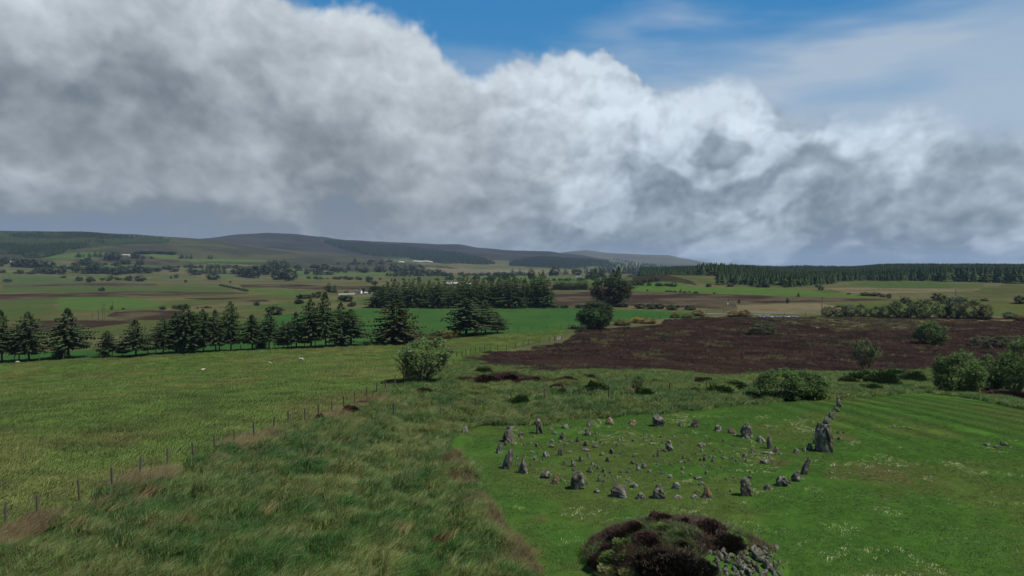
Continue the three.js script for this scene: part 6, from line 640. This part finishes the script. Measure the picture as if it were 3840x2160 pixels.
POLES.forEach(([x, z, , h], i) => {
  const g = new THREE.Group(); g.name = numbered('utility_pole'); const s = new Soup(), H = h; s.limb([0, -0.4, 0], [0, H, 0], 0.17, 0.11, [1, 1, 1], 8); mesh('pole', s.build(), wood, g);
  if (i < 4) { const a = new Soup(); a.limb([-0.7, H - 0.35, 0], [0.7, H - 0.35, 0], 0.06, 0.06, [1, 1, 1], 4); mesh('crossarm', a.build(), wood, g); for (const e of [-0.6, 0, 0.6]) { const q = new Soup(); q.limb([e, H - 0.32, 0], [e, H - 0.12, 0], 0.05, 0.035, [1, 1, 1], 6); mesh('insulator', q.build(), wireMat, g); } }
  tag(put(g, x, z, 0, 0.4 * i), ['wooden utility pole at the end of the hawthorn hedge', 'dark utility pole rising behind the blossoming hawthorns', 'thin utility pole in front of the brown heather field', 'utility pole beside the white road sign', 'plain pole beside the bare trees', 'slim pale pole in the valley pasture'][i], 'pole');
});
SIGN_POST.forEach(([x, z, w, h]) => { const g = new THREE.Group(); g.name = 'road_sign'; const s = new Soup(); s.limb([0, -0.2, 0], [0, 2.4, 0], 0.06, 0.06, [1, 1, 1]); mesh('post', s.build(), wireMat, g); const b = mesh('panel', new THREE.BoxGeometry(0.5, 1.3, 0.05), new THREE.MeshStandardMaterial({ color: new THREE.Color().setRGB(0.6, 0.6, 0.58), roughness: 0.6 }), g); b.position.set(0, 1.75, 0.09); tag(put(g, x, z), 'small upright white sign beside the heather field road', 'sign'); });
// low strip of blue sheeting by the road
{
  const blue = [[0.035, 0.055, 0.13], [0.05, 0.075, 0.16], [0.17, 0.19, 0.22]].map((c) => new THREE.MeshStandardMaterial({ color: new THREE.Color().setRGB(...c), roughness: 0.45 })), R = rng(99), shape = stoneGeometry(1, 1, 'b', 77, 5);
  const sh = mergeVertices(new THREE.IcosahedronGeometry(1, 5)); sh.scale(0.5, 0.5, 0.4); sh.translate(0, 0.3, 0);
  BLUE.forEach(([x, z, w, h], i) => { const m = mesh(numbered('wrapped_bale'), sh, blue[i % 4 === 3 ? 2 : i % 2]); m.scale.set(w * 1.05, h * 1.1, w * 0.8); put(m, x, z, 0, R() * 0.6); tag(m, i % 4 === 3 ? 'pale bundle in the low row of blue wrapping beside the road' : 'low bundle of blue plastic wrapping beside the road', 'bundle', i % 4 === 3 ? 'pale bundles in the row' : 'blue bundles in the row'); });
}

// ---------------------------------------------------------------- sheep
{
  const capsule = (p, a, b, r0, r1) => { const ax = p[0] - a[0], ay = p[1] - a[1], az = p[2] - a[2], bx = b[0] - a[0], by = b[1] - a[1], bz = b[2] - a[2], t = clamp((ax * bx + ay * by + az * bz) / (bx * bx + by * by + bz * bz), 0, 1); return Math.hypot(ax - bx * t, ay - by * t, az - bz * t) - lerp(r0, r1, t); };
  const smin = (a, b, k) => { const h = clamp(0.5 + 0.5 * (b - a) / k, 0, 1); return lerp(b, a, h) - k * h * (1 - h); };
  const shapes = [0, 1].map((lying) => {
    const N = 56, mc = new MarchingCubes(N, new THREE.MeshStandardMaterial(), false, false, 60000); mc.isolation = 0;
    const y0 = lying ? -0.28 : 0, bones = [[[-0.36, 0.62, 0], [0.30, 0.64, 0], 0.25, 0.24], [[0.34, 0.66, 0], lying ? [0.58, 0.92, 0] : [0.62, 0.34, 0], 0.15, 0.09], lying ? [[0.58, 0.92, 0], [0.76, 0.88, 0], 0.09, 0.06] : [[0.62, 0.34, 0], [0.72, 0.14, 0], 0.085, 0.055], [[-0.58, 0.68, 0], [-0.64, 0.45, 0], 0.06, 0.04]];
    for (const [x, z] of [[0.28, 0.11], [0.28, -0.11], [-0.34, 0.12], [-0.34, -0.12]]) if (!lying) { bones.push([[x, 0.5, z], [x + 0.01, 0.26, z], 0.09, 0.045]); bones.push([[x + 0.01, 0.26, z], [x - 0.01, 0.03, z], 0.042, 0.035]); } else bones.push([[x, 0.42, z * 1.6], [x + 0.22, 0.32, z * 1.8], 0.08, 0.04]);
    const hd = lying ? [0.62, 0.96] : [0.62, 0.30]; for (const e of [-1, 1]) bones.push([[hd[0], hd[1], e * 0.07], [hd[0] - 0.04, hd[1] + 0.02, e * 0.19], 0.035, 0.02]);
    for (let k = 0; k < N; k++) for (let j = 0; j < N; j++) for (let i = 0; i < N; i++) { const p = [(i / N * 2 - 1) * 1.0, (j / N * 2 - 1) * 1.0 + 0.6, (k / N * 2 - 1) * 1.0]; let d = 9; for (const b of bones) d = smin(d, capsule(p, ...b), 0.05); mc.field[i + j * N + k * N * N] = -d - (n3(p[0] * 9, p[1] * 9, p[2] * 9) - 0.5) * 0.03; }
    mc.update();
    const n = mc.count, pos = mc.positionArray.slice(0, n * 3), nor = mc.normalArray.slice(0, n * 3), col = new Float32Array(n * 3);
    for (let i = 0; i < n; i++) { pos[i * 3 + 1] += 0.6 + y0; const face = pos[i * 3] > 0.6, leg = pos[i * 3 + 1] < 0.3 + y0; col.set(face || leg ? [0.20, 0.18, 0.15] : [0.36, 0.32, 0.26], i * 3); }
    const g = new THREE.BufferGeometry(); g.setAttribute('position', new THREE.BufferAttribute(pos, 3)); g.setAttribute('normal', new THREE.BufferAttribute(nor, 3)); g.setAttribute('color', new THREE.BufferAttribute(col, 3)); return g;
  });
  const fleece = new THREE.MeshStandardMaterial({ vertexColors: true, roughness: 1 }), info = [['white sheep grazing in the middle of the pasture', 0], ['small sheep lying down near the grazing sheep', 1], ['white sheep standing under the windbreak spruces', 0], ['small white sheep lying alone in the open pasture', 1]];
  SHEEP.forEach(([x, z, w], i) => { const m = mesh(numbered('sheep'), shapes[info[i][1]], fleece); m.scale.setScalar(Math.max(0.62, w / 1.32)); put(m, x, z, 0.02, [-0.25, 2.6, 0.4, 0.8][i]); tag(m, info[i][0], 'sheep'); });
}

// ---------------------------------------------------------------- distant farms
{
  const M = (r, g, b, k = 0.9) => new THREE.MeshStandardMaterial({ color: new THREE.Color().setRGB(r, g, b), roughness: k }), white = M(0.62, 0.61, 0.58), grey = M(0.30, 0.30, 0.29), slate = M(0.05, 0.052, 0.058), pale = M(0.40, 0.38, 0.36), pink = M(0.42, 0.33, 0.29), cream = M(0.50, 0.46, 0.34), brown = M(0.13, 0.10, 0.085), red = M(0.16, 0.07, 0.05), glass = M(0.03, 0.035, 0.04, 0.2), door = M(0.06, 0.04, 0.03);
  HOUSES.forEach(([x, z, w, h, kind, label], i) => {
    const g = new THREE.Group(), dep = Math.max(3, w * 0.45), eave = h * (kind === 'house' ? 0.62 : 0.55), ridge = h; g.name = numbered(kind === 'house' ? 'farmhouse' : kind);
    const wallM = /white|cottage/.test(label) ? white : /brown/.test(label) ? brown : /red/.test(label) ? red : /cream/.test(label) ? cream : grey, roofM = kind === 'house' ? slate : /pink/.test(label) ? pink : /cream/.test(label) ? cream : pale;
    const sh = new THREE.Shape(); sh.moveTo(-dep / 2, -1); sh.lineTo(dep / 2, -1); sh.lineTo(dep / 2, eave); sh.lineTo(0, ridge * 0.97); sh.lineTo(-dep / 2, eave); sh.closePath();
    const wg = new THREE.ExtrudeGeometry(sh, { depth: w, bevelEnabled: false }); wg.translate(0, 0, -w / 2); wg.rotateY(Math.PI / 2); mesh('wall', wg, wallM, g);
    const roof = new THREE.Group(), ov = dep * 0.06, th = 0.12; 
    const rs = new THREE.Shape(); rs.moveTo(-dep / 2 - ov, eave - ov * (ridge - eave) / (dep / 2)); rs.lineTo(0, ridge); rs.lineTo(dep / 2 + ov, eave - ov * (ridge - eave) / (dep / 2)); rs.lineTo(dep / 2 + ov, eave + th - ov * (ridge - eave) / (dep / 2)); rs.lineTo(0, ridge + th); rs.lineTo(-dep / 2 - ov, eave + th - ov * (ridge - eave) / (dep / 2)); rs.closePath();
    const rg = new THREE.ExtrudeGeometry(rs, { depth: w * 1.04, bevelEnabled: false }); rg.translate(0, 0.02, -w * 0.52); rg.rotateY(Math.PI / 2); const rm = mesh('roof', rg, roofM, g);
    if (kind === 'house') {
      for (const e of [-0.4, 0.4]) { const c = mesh('chimney', new THREE.BoxGeometry(w * 0.06, h * 0.22, w * 0.06), wallM, rm); c.position.set(e * w, ridge + h * 0.08, 0); }
      for (const lv of h > 2 && /two-storey/.test(label) ? [0.16, 0.46] : [0.3]) for (const e of [-0.32, 0, 0.32]) { const q = mesh('window', new THREE.BoxGeometry(w * 0.11, eave * 0.26, 0.08), glass, g); q.position.set(e * w, lv * eave * 1.6, dep / 2); }
      const q = mesh('door', new THREE.BoxGeometry(w * 0.09, eave * 0.5, 0.1), door, g); q.position.set(w * 0.16, eave * 0.25, dep / 2);
    } else { const q = mesh('door', new THREE.BoxGeometry(w * 0.18, eave * 0.8, 0.1), door, g); q.position.set(-w * 0.2, eave * 0.4, dep / 2); }
    tag(put(g, x, z, 0, (i % 3 - 1) * 0.25), label, kind === 'house' ? 'house' : kind);
  });
  const [[ax, az], [bx, bz]] = YARD_WALL, g = new THREE.BoxGeometry(Math.hypot(bx - ax, bz - az), 1.6, 0.4), m = mesh('yard_wall', g, grey); put(m, (ax + bx) / 2, (az + bz) / 2, 0.4, Math.atan2(-(bz - az), bx - ax)); tag(m, 'low grey yard wall beside the white two-storey house', 'wall');
}
scene.traverse((o) => { if (o.isMesh) { o.castShadow = true; o.receiveShadow = true; } });
console.log('done');
renderer.render(scene, camera);
